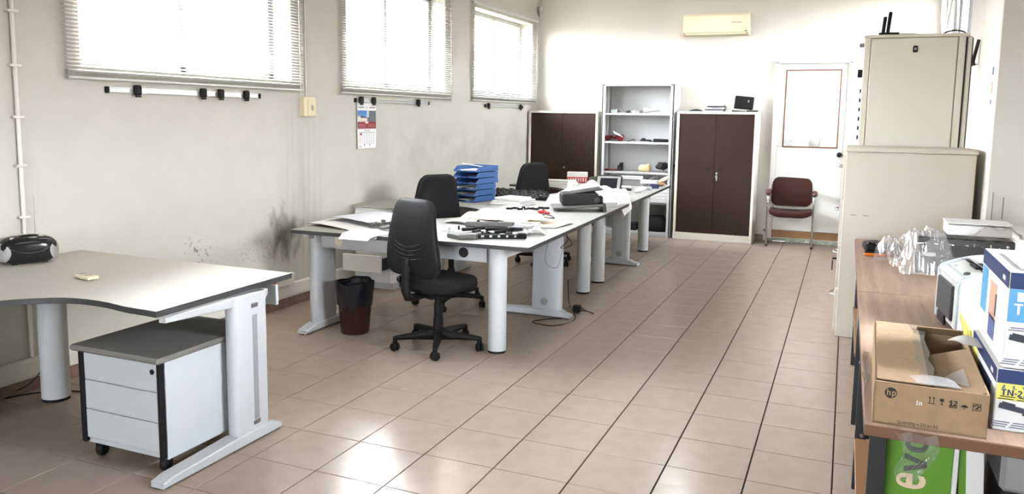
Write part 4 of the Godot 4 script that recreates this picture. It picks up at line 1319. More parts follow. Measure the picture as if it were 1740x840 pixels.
	for q in [[0.0, 0.05, M.carton_navy], [-0.11, 0.08, M.skin_print], [-0.2, 0.03, M.carton_navy]]:
		part(stk, "print", bx(Vector3(0, q[0] + 0.1, 0), Vector3(0.002, q[1], 0.04), 0.0), q[2])
	# cable strips at the foot of the column
	for k in 2:
		solo("wall_cable", nb().tube([Vector3(0, 0, 0), Vector3(0, 0.21 - 0.07 * k, 0)], 0.004, 6), M.mid_grey, ["longer grey cable end standing on the sill at the column", "shorter grey cable end on the column beside the longer one"][k], "cable", Vector3(0.885 + 0.06 * k, 0.89 + 0.04 * k, -5.888))

func bench_table(label: String, z0: float, z1: float, legs: Array, shelf_y: float, sz0: float, sz1: float) -> Node3D:
	var o := thing("work_bench", label, "bench", Vector3.ZERO)
	var top := nb()
	top.uv_off = Vector2(z0, 0.3)
	part(o, "bench_top", bx(Vector3(0.488, BT - 0.0015, (z0 + z1) / 2), Vector3(0.8, 0.003, z0 - z1 - 0.004), 0.001), M.walnut)
	part(o, "edge_board", bx(Vector3(0.488, BT - 0.0175, (z0 + z1) / 2), Vector3(0.802, 0.029, z0 - z1), 0.002), M.walnut_edge)
	for z in legs:
		for x in [0.125, 0.85]:
			var l := nb()
			l.box(Vector3(x, (BT - 0.033) / 2, z), Vector3(0.042, BT - 0.034, 0.006), 0.001)
			l.box(Vector3(x - 0.018 if x < 0.5 else x + 0.018, (BT - 0.033) / 2, z - 0.018), Vector3(0.006, BT - 0.034, 0.038), 0.001)
			part(o, "leg", l, M.black_steel)
		part(o, "cross_rail", bx(Vector3(0.488, shelf_y - 0.03, z - 0.02), Vector3(0.72, 0.035, 0.02), 0.002), M.black_steel)
		part(o, "bolt", nb().at(Vector3(0.13, shelf_y - 0.03, z + 0.003), 0, PI / 2).lathe([Vector2(0, 0), Vector2(0.009, 0), Vector2(0.009, 0.006), Vector2(0, 0.007)], 8), M.steel)
	part(o, "lower_shelf", bx(Vector3(0.488, shelf_y, (sz0 + sz1) / 2), Vector3(0.78, 0.02, sz0 - sz1), 0.002), M.shelf_wood)
	return o

func build_bench() -> void:
	bench_table("near work bench with walnut top, holding the open cardboard box", -2.215, -4.0, [-2.26, -3.5], 0.27, -2.24, -3.35)
	bench_table("far work bench with walnut top, against the beige file cabinet", -4.004, -5.82, [-4.28, -5.36], 0.36, -4.3, -5.4)
	# cardboard box, half open
	var w := 0.263
	var d := 0.66
	var h := 0.115
	var o := thing("cardboard_box", "open brown cardboard box with black round logo at the bench end", "box", Vector3(0.236, BT, -2.232), -0.025)
	var e := 0.005
	part(o, "base", bx(Vector3(0, e / 2, -d / 2), Vector3(w, e, d), 0.0), M.cardboard)
	part(o, "front_wall", bx(Vector3(0, h / 2, -e / 2), Vector3(w, h, e), 0.001), M.cardboard)
	part(o, "rear_wall", bx(Vector3(0, h / 2, -d + e / 2), Vector3(w, h, e), 0.001), M.cardboard)
	for s in [-1, 1]:
		part(o, "side_wall", bx(Vector3(s * (w / 2 - e / 2), h / 2, -d / 2), Vector3(e, h, d), 0.001), M.cardboard)
	part(o, "flap", bx(Vector3(-w / 4 + 0.002, h + 0.003, -d / 2 - 0.01), Vector3(w / 2 - 0.006, 0.004, d), 0.001), M.cardboard, "closed left flap with torn tape")
	part(o, "flap", nb().at(Vector3(w / 2 - 0.057, h - 0.022, -d * 0.37), 0, 0, 0.32).box(Vector3.ZERO, Vector3(0.115, 0.004, d * 0.66), 0.001), M.cardboard, "right flap folded down into the box")
	part(o, "flap", nb().at(Vector3(0.06, h + 0.0, -d + 0.03), 0, -0.5, 0.0).box(Vector3.ZERO, Vector3(w * 0.5, 0.004, 0.08), 0.001), M.cardboard, "short rear flap")
	var tp := nb().sheet(8, 3, func(s, t): return Vector3(-0.005 + (t - 0.5) * 0.035 + 0.006 * sin(s * 30.0), h + 0.006 + 0.001 * sin(s * 40.0), -s * d), 0.0004)
	part(o, "packing_tape", tp, M.film)
	part(o, "packing_tape", nb().sheet(8, 4, func(s, t): return Vector3(-0.03 + s * 0.1 - 0.02 * t, h + 0.007 + 0.014 * sin(s * 2.2) * t + 0.002 * sin(s * 25.0), -0.004 - t * 0.055 * (1.0 - 0.5 * s)), 0.0006), M.foggy_bag, "torn piece of tape")
	part(o, "packing_tape", nb().at(Vector3(w / 2 - 0.06, h - 0.015, -0.17), 0, 0, 0.32).sheet(4, 4, func(s, t): return Vector3((s - 0.5) * 0.05, 0.0 + 0.002 * sin(s * 5.0), (t - 0.5) * 0.12 * (0.4 + s)), 0.0005), M.foggy_bag, "tape stuck on the folded flap")
	var lg := part(o, "logo", nb().at(Vector3(-0.091, 0.087, 0.0), 0, PI / 2).lathe([Vector2(0, 0.0), Vector2(0.0145, 0.0), Vector2(0.0145, 0.0006), Vector2(0, 0.0008)], 28), M.ink)
	words(lg, "hp", 0.021, Vector3(-0.1026, 0.0875, 0.0012), Vector3.ZERO, M.cardboard, true, true).scale.x = 0.95
	words(o, "Quantity = 20 or 50", 0.011, Vector3(-0.072, 0.0125, 0.0005), Vector3.ZERO, M.ink, false, true)
	words(o, "12", 0.019, Vector3(0.042, 0.082, 0.0005), Vector3.ZERO, M.ink, true)
	words(o, "In", 0.016, Vector3(-0.032, 0.07, 0.0012), Vector3.ZERO, M.white_print, true)
	var ic := nb()
	for s in [-1, 1]:
		ic.box(Vector3(0.004 + s * 0.0045, 0.083, 0.0004), Vector3(0.0018, 0.016, 0.0006), 0.0)
		ic.box(Vector3(0.004 + s * 0.0045, 0.089, 0.0004), Vector3(0.0045, 0.003, 0.0006), 0.0)
	ic.box(Vector3(0.004, 0.0735, 0.0004), Vector3(0.018, 0.0016, 0.0006), 0.0)
	part(o, "upright_arrows", ic, M.ink)
	ic = nb()
	ic.box(Vector3(0.027, 0.086, 0.0004), Vector3(0.009, 0.007, 0.0006), 0.0)
	ic.box(Vector3(0.027, 0.0785, 0.0004), Vector3(0.0018, 0.009, 0.0006), 0.0)
	ic.box(Vector3(0.027, 0.0745, 0.0004), Vector3(0.007, 0.0016, 0.0006), 0.0)
	part(o, "glass_symbol", ic, M.ink)
	part(o, "stack_bars", nb().box(Vector3(0.053, 0.0715, 0.0004), Vector3(0.018, 0.0022, 0.0006)).box(Vector3(0.053, 0.0755, 0.0004), Vector3(0.018, 0.0022, 0.0006)), M.ink)
	ic = nb()
	for k in 5:
		ic.box(Vector3(0.078, 0.076 + k * 0.0013, 0.0004), Vector3(0.0155 - k * k * 0.0007, 0.0013, 0.0006), 0.0)
	ic.box(Vector3(0.078, 0.0728, 0.0004), Vector3(0.0012, 0.006, 0.0006), 0.0)
	part(o, "umbrella_symbol", ic, M.ink)
	ic = nb()
	for s in [-1, 1]:
		ic.box(Vector3(0.105 + s * 0.0085, 0.08, 0.0004), Vector3(0.0016, 0.0186, 0.0006), 0.0)
		ic.box(Vector3(0.105, 0.08 + s * 0.0085, 0.0004), Vector3(0.0186, 0.0016, 0.0006), 0.0)
	for q in [[-0.004, 0.004, 0.5], [0.004, 0.003, -0.6], [0.0, -0.004, 0.0], [0.002, 0.0, 0.9]]:
		ic.at(Vector3(0.105 + q[0], 0.08 + q[1], 0.0004), 0, 0, q[2]).box(Vector3.ZERO, Vector3(0.008, 0.0025, 0.0006), 0.0)
	part(o, "recycling_symbol", ic, M.ink)
	# clear tape hanging over the bench edge, and wrapped along the box
	var hang := nb().sheet(8, 12, func(s, t): return Vector3((s - 0.5) * (0.1 - 0.05 * t) + 0.015 * sin(t * 5.0), -t * 0.125, 0.012 * sin(s * 11.0 + t * 4.0) + 0.01), 0.0004)
	solo("tape_strand", hang, M.film, "crumpled clear tape hanging over the bench edge under the cardboard box", "tape", Vector3(0.205, BT + 0.002, -2.198))
	solo("film_scrap", nb().sheet(10, 6, func(s, t): return Vector3(0.012 * sin(s * 17.0) * t, t * 0.06 * absf(sin(s * 6.0 + 0.6)) + 0.002, -s * 0.42), 0.0004), M.film, "clear film scrap along the left side of the cardboard box", "film", Vector3(0.09, BT, -2.42), -0.02)
	# toner cartons, one on the other
	carton("toner_carton", "lower toner carton with a yellow band, beside the cardboard box", Vector3(0.392, BT, -2.315), 0.42, 0.163, 0.42, false)
	carton("toner_carton", "upper toner carton with a light blue panel and torn-open top", Vector3(0.402, BT + 0.165, -2.322), 0.42, 0.25, 0.42, true)
	var torn := nb().sheet(10, 6, func(s, t): return Vector3((s - 0.4) * 0.13, 0.012 * sin(s * 4.0 + t * 2.0) + 0.02 * s * t, (t - 0.5) * (0.11 - 0.06 * absf(s - 0.5))), 0.001)
	solo("torn_label", torn, M.carton_white, "torn white carton scrap lying on the box rim before the printer", "scrap", Vector3(0.372, BT + 0.15, -2.6), 0.4)
	solo("yellow_leaflet", nb().at(Vector3.ZERO, 0, 0, 0.25).box(Vector3(0, 0.08, 0), Vector3(0.008, 0.16, 0.26), 0.001), M.carton_yellow, "yellow leaflet wedged between the toner cartons and the printer", "leaflet", Vector3(0.425, BT, -2.88))
	# printer
	var p := thing("laser_printer", "white and grey laser printer behind the toner cartons", "printer", Vector3(0.388, BT, -3.43), 0.09)
	var pf := [Vector2(0.0, 0.012), Vector2(0.0, 0.205), Vector2(0.012, 0.225), Vector2(0.06, 0.245), Vector2(0.12, 0.262), Vector2(0.2, 0.272), Vector2(0.3, 0.272), Vector2(0.37, 0.262), Vector2(0.38, 0.25), Vector2(0.38, 0.012)]
	var sh := func(z: float, dep: float, shape: Array) -> B:
		var q := nb()
		q.xf = Transform3D(Basis(Vector3(1, 0, 0), Vector3(0, 0, -1), Vector3(0, 1, 0)), Vector3(0, 0, z))
		return q.prism(shape, 0.0, dep, 0.006)
	for q in [0.19, -0.155]:
		part(p, "side_cover", sh.call(q, 0.035, pf), M.side_grey)
	part(p, "front_cover", bx(Vector3(0.018, 0.115, 0), Vector3(0.03, 0.18, 0.312), 0.006), M.light_plastic)
	part(p, "body", bx(Vector3(0.2, 0.12, 0), Vector3(0.35, 0.215, 0.31), 0.004), M.side_grey)
	part(p, "control_panel", nb().at(Vector3(0.048, 0.222, 0), 0, 0, 0.38).box(Vector3.ZERO, Vector3(0.1, 0.02, 0.312), 0.005), M.light_plastic)
	part(p, "paper_door", bx(Vector3(-0.001, 0.118, -0.01), Vector3(0.012, 0.135, 0.25), 0.006), M.dark_grey)
	part(p, "paper_slot", bx(Vector3(0.0, 0.03, -0.05), Vector3(0.01, 0.04, 0.12), 0.003), M.black_plastic)
	part(p, "output_tray", nb().at(Vector3(0.23, 0.245, 0)).sheet(12, 8, func(s, t): return Vector3((s - 0.5) * 0.28, 0.016 - 0.03 * sin(PI * minf(1.0, s * 1.2)), (t - 0.5) * 0.31), 0.01), M.printer_grey)
	part(p, "tray_recess", bx(Vector3(0.105, 0.252, 0.03), Vector3(0.06, 0.012, 0.09), 0.003), M.black_plastic)
	part(p, "button", nb().at(Vector3(0.045, 0.232, 0.09), 0, 0, 0.38).ball(Vector3.ZERO, Vector3(0.012, 0.004, 0.028), 14, 8), M.dark_grey)
	part(p, "button", nb().at(Vector3(0.045, 0.232, -0.09), 0, 0, 0.38).ball(Vector3.ZERO, Vector3(0.008, 0.003, 0.01), 12, 6), M.mid_grey)
	part(p, "panel_seam", nb().tube(curve3([Vector3(0.14, 0.265, 0.1925), Vector3(0.15, 0.24, 0.1925), Vector3(0.165, 0.22, 0.1925), Vector3(0.165, 0.02, 0.1925)], 14), 0.0016, 5), M.mid_grey)
	for q in [0.14, -0.14]:
		part(p, "foot", bx(Vector3(0.06, 0.007, q), Vector3(0.04, 0.014, 0.03), 0.003), M.black_plastic)
		part(p, "foot", bx(Vector3(0.33, 0.007, q), Vector3(0.04, 0.014, 0.03), 0.003), M.black_plastic)
	# black cartridge carton wrapped in plastic
	var k := thing("black_carton", "long black carton wrapped in clear plastic behind the printer", "carton", Vector3(0.6, BT, -4.76), -0.03)
	part(k, "body", bx(Vector3(0, 0.096, 0), Vector3(0.44, 0.19, 0.2), 0.004), M.black_plastic)
	part(k, "label", bx(Vector3(-0.165, 0.1, 0.1008), Vector3(0.065, 0.02, 0.0012), 0.0), M.paper)
	part(k, "wrap", nb().sheet(24, 10, func(s, t):
		var a: float = s
		return Vector3((a - 0.5) * 0.45, 0.198 - maxf(0.0, t - 0.35) * 0.29, lerpf(-0.1, 0.108, minf(1.0, t / 0.35)) + 0.004 * sin(a * 40.0 + t * 9.0)), 0.0004), M.film)
	var bag := nb().sheet(48, 40, func(s, t):
		var a: float = s * 2.0 - 1.0
		var b2: float = t * 2.0 - 1.0
		var nz := sin(s * 13.0 + t * 5.0) * 0.02 + sin(t * 17.0 - s * 7.0) * 0.016 + absf(sin(s * 31.0 + t * 12.0)) * 0.012 + absf(sin(t * 37.0 - s * 19.0)) * 0.01
		var hh: float = maxf(0.0, 0.21 * pow(maxf(0.0, 1.0 - a * a * 0.9), 0.7) * pow(maxf(0.0, 1.0 - b2 * b2), 0.5) * (0.7 + 0.4 * sin(s * 6.0 + 0.6) * cos(t * 5.0)))
		return Vector3(a * 0.15 + 0.03 * b2, 0.004 + hh + absf(nz) * (1.4 if hh > 0.01 else 0.1), b2 * 0.2), 0.0005)
	solo("clear_bag", bag, M.clear_film, "crumpled clear plastic bag at the end of the black carton", "plastic bag", Vector3(0.385, BT, -4.76), 0.15)
	solo("clear_bag", nb().sheet(16, 12, func(s, t): return Vector3((s - 0.5) * 0.26, 0.05 * sin(PI * s) * sin(PI * t) + 0.012 * sin(s * 15.0 + t * 6.0) + 0.014, (t - 0.5) * 0.2), 0.0005), M.film, "clear plastic loop lying on the right end of the black carton", "plastic bag", Vector3(0.74, BT + 0.192, -4.72))
	var tr := thing("white_tray", "shallow white tray on top of the black carton", "tray", Vector3(0.665, BT + 0.201, -4.84))
	var tb := nb()
	tb.box(Vector3(0, 0.003, 0), Vector3(0.27, 0.006, 0.2), 0.002)
	for s in [-1, 1]:
		tb.box(Vector3(s * 0.142, 0.027, 0), Vector3(0.01, 0.055, 0.21), 0.003)
		tb.box(Vector3(0, 0.027, s * 0.101), Vector3(0.285, 0.055, 0.01), 0.003)
	part(tr, "basin", tb, M.carton_white)
	part(tr, "lid", nb().at(Vector3(0, 0.06, 0)).prism(rounded(0.31, 0.23, 0.03).map(func(q): return q), 0.0, 0.006, 0.002), M.carton_white)
	# black cutter, tape and orange tool at the far left of the bench
	var c := thing("laser_unit", "black plastic mechanism at the far end of the bench top", "mechanism", Vector3(0.235, BT, -5.3), 0.1)
	part(c, "body", bx(Vector3(-0.05, 0.03, 0), Vector3(0.11, 0.05, 0.14), 0.012), M.black_plastic)
	part(c, "cover", nb().at(Vector3(-0.05, 0.058, 0), 0.2, 0, 0.1).box(Vector3.ZERO, Vector3(0.07, 0.01, 0.1), 0.004), M.dark_grey)
	part(c, "body", bx(Vector3(0.055, 0.028, 0.01), Vector3(0.1, 0.05, 0.12), 0.012), M.black_plastic)
	part(c, "rail", bx(Vector3(0.0, 0.006, 0.1), Vector3(0.22, 0.012, 0.04), 0.004), M.black_plastic)
	for q in 4:
		part(c, "gear", nb().at(Vector3(-0.08 + q * 0.05, 0.05, 0.055), 0, PI / 2).lathe([Vector2(0, 0), Vector2(0.016, 0), Vector2(0.016, 0.012), Vector2(0.006, 0.014), Vector2(0, 0.014)], 14), M.black_gloss)
	var t := thing("box_cutter", "orange handled tool with a red end lying on the bench top", "tool", Vector3(0.22, BT, -5.1), 0.12)
	part(t, "handle", bx(Vector3(-0.03, 0.009, 0), Vector3(0.12, 0.016, 0.026), 0.004), M.orange, "orange handle")
	part(t, "grip_end", bx(Vector3(0.07, 0.013, 0.0), Vector3(0.09, 0.024, 0.04), 0.008), M.dark_red, "dark red end")
	# under the bench
	var g := thing("green_carton", "green carton with white and black lettering under the near bench", "carton", Vector3(0.232, 0.281, -2.34), -0.02)
	part(g, "body", bx(Vector3(0, 0.21, -0.2), Vector3(0.17, 0.42, 0.36), 0.002), M.green_carton)
	part(g, "white_edge", bx(Vector3(0.09, 0.21, -0.19), Vector3(0.012, 0.425, 0.36), 0.001), M.carton_white)
	part(g, "white_edge", bx(Vector3(-0.086, 0.21, -0.19), Vector3(0.006, 0.425, 0.36), 0.001), M.carton_white)
	var big := words(g, "e", 0.13, Vector3(-0.022, 0.246, -0.0195), Vector3(0, 0, PI / 2), M.paper_cream, true, true)
	big.scale.x = 0.7
	words(g, "volis", 0.1, Vector3(-0.012, 0.298, -0.0195), Vector3(0, 0, PI / 2), M.green_dark, true)
	var g2 := thing("white_carton", "white carton with a green stripe leaning beside the green carton", "carton", Vector3(0.385, 0.281, -2.36), 0.0)
	part(g2, "body", nb().at(Vector3(0, 0, 0), 0, 0, 0.06).box(Vector3(0, 0.2, -0.2), Vector3(0.06, 0.4, 0.34), 0.002), M.carton_white)
	part(g2, "stripe", nb().at(Vector3(0, 0, 0), 0, 0, 0.06).box(Vector3(-0.022, 0.2, -0.2), Vector3(0.018, 0.404, 0.344), 0.001), M.green_carton)
	var gp := thing("grey_machine", "grey machine with a black base under the near bench", "machine", Vector3(0.62, 0.281, -2.55))
	part(gp, "base", bx(Vector3(0, 0.13, -0.1), Vector3(0.34, 0.26, 0.4), 0.006), M.black_matte)
	part(gp, "housing", bx(Vector3(0, 0.335, -0.09), Vector3(0.36, 0.15, 0.44), 0.012), M.mid_grey)
	part(gp, "name_plate", bx(Vector3(0.05, 0.36, 0.1315), Vector3(0.1, 0.016, 0.003), 0.0), M.green_stain)
	for q in 3:
		var bk := thing("manual", ["blue manual standing on the far bench's lower shelf", "white manual beside the blue one on the far bench's lower shelf", "grey binder behind the manuals on the far bench's lower shelf"][q], "manual", Vector3(0.14 + 0.012 * q, 0.371, -4.75 - 0.26 * q))
		part(bk, "cover", bx(Vector3(0, 0.14, 0), Vector3(0.05, 0.28, 0.2), 0.002), [M.carton_blue, M.carton_white, M.mid_grey][q])
		part(bk, "pages", bx(Vector3(0.002, 0.14, 0.003), Vector3(0.04, 0.272, 0.2), 0.001), M.paper)

func carton(called: String, label: String, pos: Vector3, w: float, h: float, d: float, open: bool) -> void:
	var o := thing(called, label, "carton", pos)
	part(o, "body", bx(Vector3(w / 2, h / 2, -d / 2), Vector3(w, h, d), 0.003), M.carton_white)
	var f := 0.0006
	var bh := 0.042 if open else 0.036
	var band := nb()
	band.box(Vector3(w / 2, h - bh / 2, f / 2), Vector3(w - 0.004, bh, f), 0.0)
	band.box(Vector3(-f / 2, h - bh / 2, -d / 2), Vector3(f, bh, d - 0.004), 0.0)
	part(o, "navy_band", band, M.carton_navy)
	part(o, "navy_logo", bx(Vector3(-f, h - bh * 0.6, -0.07), Vector3(0.0006, 0.012, 0.035), 0.0), M.carton_white)
	if open:
		part(o, "blue_panel", bx(Vector3(w / 2, h - 0.085, f / 2), Vector3(w - 0.004, 0.085, f), 0.0), M.carton_blue)
		part(o, "blue_panel", bx(Vector3(-f / 2, h - 0.11, -d + 0.06), Vector3(f, 0.13, 0.1), 0.0), M.carton_blue)
		part(o, "name_label", bx(Vector3(0.055, h - 0.062, f), Vector3(0.07, 0.024, f), 0.0), M.carton_white)
		words(o, "TN-23", 0.04, Vector3(0.013, h - 0.094, 0.0008), Vector3.ZERO, M.white_print, true)
		part(o, "photo_panel", bx(Vector3(-f / 2, h - 0.115, -0.21), Vector3(f, 0.1, 0.1), 0.0), M.skin_print)
		part(o, "photo_panel", bx(Vector3(-f / 2, 0.06, -0.2), Vector3(f, 0.06, 0.1), 0.0), M.carton_photo)
		part(o, "photo_panel", bx(Vector3(-f, h - 0.12, -0.16), Vector3(f, 0.06, 0.02), 0.0), M.toner_print)
		for q in [[0.13, 0.10, 0.1], [0.34, 0.13, -0.14]]:
			part(o, "top_flap", nb().at(Vector3(q[0], h + 0.006 + absf(q[2]) * 0.09, -0.19), 0, 0, q[2]).box(Vector3.ZERO, Vector3(0.2, 0.003, 0.3), 0.001), M.carton_white)
	else:
		part(o, "yellow_band", bx(Vector3(w / 2, h - 0.058, f / 2), Vector3(w - 0.004, 0.044, f), 0.0), M.carton_yellow)
		part(o, "yellow_band", bx(Vector3(-f / 2, h - 0.1, -d + 0.06), Vector3(f, 0.12, 0.1), 0.0), M.carton_yellow)
		words(o, "TN-23", 0.022, Vector3(0.012, h - 0.06, 0.0008), Vector3.ZERO, M.carton_navy, true)
		for q in 3:
			part(o, "pictogram", nb().at(Vector3(0.018 + q * 0.022, h - 0.045, 0.0008), 0, 0, 0.4 * q - 0.3).box(Vector3.ZERO, Vector3(0.004, 0.010, f), 0.0).box(Vector3(0.002, -0.004, 0), Vector3(0.008, 0.002, f), 0.0), M.text_grey)
		part(o, "photo_panel", bx(Vector3(-f / 2, h - 0.1, -0.18), Vector3(f, 0.09, 0.22), 0.0), M.carton_photo)
		part(o, "photo_panel", bx(Vector3(-f, 0.05, -0.1), Vector3(f, 0.06, 0.03), 0.0), M.toner_print)
	var y0 := 0.075 if open else 0.06
	var tp := nb().at(Vector3(0.06, y0, f), 0, 0, -0.16)
	tp.box(Vector3(0, 0, 0), Vector3(0.1, 0.014, 0.001), 0.0)
	tp.box(Vector3(-0.03, 0.009, 0), Vector3(0.03, 0.006, 0.001), 0.0)
	tp.box(Vector3(0.03, -0.009, 0), Vector3(0.05, 0.006, 0.001), 0.0)
	part(o, "cartridge_picture", tp, M.toner_print)
	var ln := nb()
	for q in 5:
		var yy: float = [y0 + 0.032, y0 + 0.026, 0.024, 0.018, 0.012][q]
		for s in 3:
			ln.box(Vector3(0.028 + s * 0.042 - 0.004 * q, yy, f / 2), Vector3(0.034, 0.0028, f), 0.0)
	part(o, "small_print", ln, M.text_grey).set_meta("kind", "stuff")

# ------------------------------------------------------------------ things on the tables and the floor
func flat_paper(called: String, label: String, cat: String, m: Material, x: float, z: float, w: float, d: float, ry: float, lift := 0.0, curl := 0.012) -> MeshInstance3D:
	var k := rng.randf() * 6.0
	var b := nb().sheet(8, 8, func(s, t): return Vector3((s - 0.5) * w, 0.0012 + lift + curl * (0.5 + 0.5 * sin(s * 5.0 + k + t * 2.0)) * pow(absf(s * 2.0 - 1.0), 1.5), (t - 0.5) * d), 0.0009)
	return solo(called, b, m, label, cat, Vector3(x, DT + 0.0005, z), ry)

func letter_tray() -> Node3D:
	var o := thing("letter_tray", "", "letter tray", Vector3.ZERO, 0.0, "stacked blue letter trays")
	var w := 0.265
	var d := 0.35
	var h := 0.052
	part(o, "floor_plate", bx(Vector3(0, 0.004, -d / 2), Vector3(w, 0.004, d), 0.001), M.blue_tray)
	for s in [-1, 1]:
		var b := nb()
		b.xf = Transform3D(Basis(Vector3(0, 0, -1), Vector3(-1, 0, 0), Vector3(0, 1, 0)), Vector3(s * (w / 2 - 0.002) + 0.002, 0, 0))
		b.prism([Vector2(0.0, 0.002), Vector2(0.0, 0.016), Vector2(0.05, h), Vector2(d, h), Vector2(d, 0.002)], 0.0, 0.004, 0.0008)
		part(o, "side_wall", b, M.blue_tray)
	part(o, "rear_wall", bx(Vector3(0, h / 2, -d), Vector3(w, h, 0.004), 0.001), M.blue_tray)
	for s in [-1, 1]:
		part(o, "front_lip", bx(Vector3(s * 0.09, 0.009, 0.0), Vector3(0.085, 0.016, 0.004), 0.001), M.blue_tray)
	return o

func build_clutter() -> void:
	# on the first desk
	var bb := thing("boombox", "black rounded boombox with raised antenna at the left end of the corner desk", "radio", Vector3(-3.955, DT, -2.83), 1.12)
	bb.scale = Vector3(0.86, 1.0, 0.9)
	var body := nb().ball(Vector3(0, 0.072, 0), Vector3(0.155, 0.072, 0.088), 32, 18, 0.62)
	part(bb, "body", body, M.black_gloss)
	for s in [-1, 1]:
		part(bb, "speaker", nb().at(Vector3(s * 0.124, 0.068, 0.034), s * 0.95, PI / 2 - 0.1).box(Vector3(0, 0.02, 0), Vector3(0.006, 0.03, 0.006), 0.001).lathe([Vector2(0, 0), Vector2(0.05, 0), Vector2(0.05, 0.014), Vector2(0.046, 0.02), Vector2(0.03, 0.026), Vector2(0, 0.03)], 28), M.mid_grey)
	part(bb, "chrome_line", nb().tube(curve3([Vector3(-0.1, 0.085, 0.078), Vector3(-0.04, 0.066, 0.0905), Vector3(0.04, 0.066, 0.0905), Vector3(0.1, 0.085, 0.078)], 16), 0.003, 6), M.dark_grey)
	part(bb, "cd_lid", nb().ball(Vector3(0.01, 0.132, -0.012), Vector3(0.068, 0.016, 0.056), 24, 8, 0.8), M.black_plastic)
	part(bb, "display", nb().at(Vector3(0.018, 0.126, 0.057), 0, -0.75).ball(Vector3.ZERO, Vector3(0.04, 0.02, 0.008), 18, 8, 0.8), M.silver)
	part(bb, "display", nb().at(Vector3(0.066, 0.134, 0.028), 0, -0.5).ball(Vector3.ZERO, Vector3(0.018, 0.016, 0.007), 14, 8), M.silver)
	part(bb, "volume_knob", nb().at(Vector3(-0.085, 0.118, 0.03), 0, 0.3).lathe([Vector2(0, 0), Vector2(0.016, 0), Vector2(0.015, 0.022), Vector2(0, 0.024)], 18), M.silver)
	part(bb, "tuning_knob", nb().at(Vector3(0.098, 0.118, 0.0), 0, 0.2).lathe([Vector2(0, 0), Vector2(0.014, 0), Vector2(0.013, 0.016), Vector2(0, 0.018)], 18), M.silver)
	part(bb, "button_row", nb().box(Vector3(-0.03, 0.132, 0.042), Vector3(0.05, 0.006, 0.008), 0.002).box(Vector3(-0.015, 0.146, -0.03), Vector3(0.04, 0.006, 0.012), 0.002), M.silver)
	part(bb, "antenna", nb().tube([Vector3(0.05, 0.13, -0.04), Vector3(0.055, 0.35, -0.045)], [0.0032, 0.0018], 6), M.steel)
	part(bb, "aerial_wire", nb().tube(curve3([Vector3(0.024, 0.28, -0.058), Vector3(0.06, 0.25, -0.07), Vector3(0.065, 0.18, -0.08), Vector3(0.085, 0.12, -0.075)], 14), 0.0012, 5), M.ivory)
	part(bb, "foot", nb().box(Vector3(-0.08, 0.003, 0), Vector3(0.03, 0.006, 0.08)).box(Vector3(0.08, 0.003, 0), Vector3(0.03, 0.006, 0.08)), M.black_matte)
	var ph := thing("remote_control", "small ivory remote control lying on the corner desk", "remote control", Vector3(-3.33, DT, -2.67), 1.37)
	part(ph, "case", bx(Vector3(0, 0.011, 0), Vector3(0.055, 0.02, 0.125), 0.006), M.ivory)
	part(ph, "button_field", bx(Vector3(0, 0.0215, 0.012), Vector3(0.036, 0.003, 0.004), 0.001), M.grey_plastic)
	part(ph, "display", bx(Vector3(0, 0.0215, -0.03), Vector3(0.036, 0.003, 0.028), 0.001), M.mid_grey)
	solo("loose_cable", nb().tube(curve3([Vector3(-0.12, 0.7, -0.05), Vector3(-0.06, 0.5, -0.04), Vector3(-0.09, 0.25, -0.03), Vector3(-0.17, 0.08, 0.02), Vector3(-0.28, 0.006, 0.1)], 24), 0.004, 6), M.dark_grey, "grey cable hanging down behind the corner desk's round leg", "cable", Vector3(-3.82, 0, -2.86))
	var fc := nb().tube(curve3([Vector3(0.14, 0.012, -0.12), Vector3(0.1, 0.006, -0.13), Vector3(-0.05, 0.006, -0.09), Vector3(-0.2, 0.006, 0.05), Vector3(-0.3, 0.006, 0.35)], 24), 0.004, 6)
	fc.box(Vector3(0.135, 0.012, -0.12), Vector3(0.05, 0.022, 0.03), 0.006)
	solo("floor_cable", fc, M.black_plastic, "black cable with plug on the floor at the corner desk's round leg", "cable", Vector3(-3.83, 0, -2.85))
	# nearest table, left half
	var ps := nb().sheet(20, 8, func(s, t): return Vector3(s * 0.62 - 0.31, 0.001 + 0.034 * sin(PI * pow(s, 0.6)) * (1.0 - 0.3 * t) + 0.003 * sin(t * 6.0), (t - 0.5) * 0.66), 0.001)
	solo("poster_sheet", ps, M.paper, "large white sheet bulging up at the left end of the nearest table", "paper", Vector3(-3.29, DT, -4.96), -0.22)
	solo("striped_sheet", nb().sheet(16, 6, func(s, t): return Vector3(s * 0.5 - 0.25, 0.022 + 0.016 * sin(PI * pow(s, 0.6)), (t - 0.5) * 0.46), 0.001), M.paper_blue, "pale bluish sheet lying over the large bulging white sheet", "paper", Vector3(-3.22, DT + 0.02, -5.0), -0.22)
	for k in 2:
		solo("white_sheet", nb().sheet(4, 14, func(s, t): return Vector3((s - 0.5) * 0.26, 0.0015 - 0.2 * pow(maxf(0.0, t - 0.8 - 0.05 * s), 1.2), t * 0.33), 0.0009), M.paper, ["white sheet with an orange mark drooping over the front table edge", "second white sheet sticking out under the marked one"][k], "paper", Vector3([-3.04, -2.93][k], DT + [0.005, 0.002][k], -4.73 + 0.02 * k), [0.25, -0.15][k])
	var sc := nb()
	for k in 7:
		var a := k * 1.9
		sc.at(Vector3(0.11 * cos(a) * (0.3 + k * 0.1), 0.012 + 0.012 * (k % 3), 0.07 * sin(a)), a, 0.25 * sin(a * 2.0)).box(Vector3.ZERO, Vector3(0.1, 0.014, 0.03), 0.004)
		sc.at(Vector3(0.1 * cos(a + 1), 0.03 + 0.004 * k, 0.06 * sin(a + 1)), -a, 0.3).box(Vector3.ZERO, Vector3(0.03, 0.02, 0.02), 0.004)
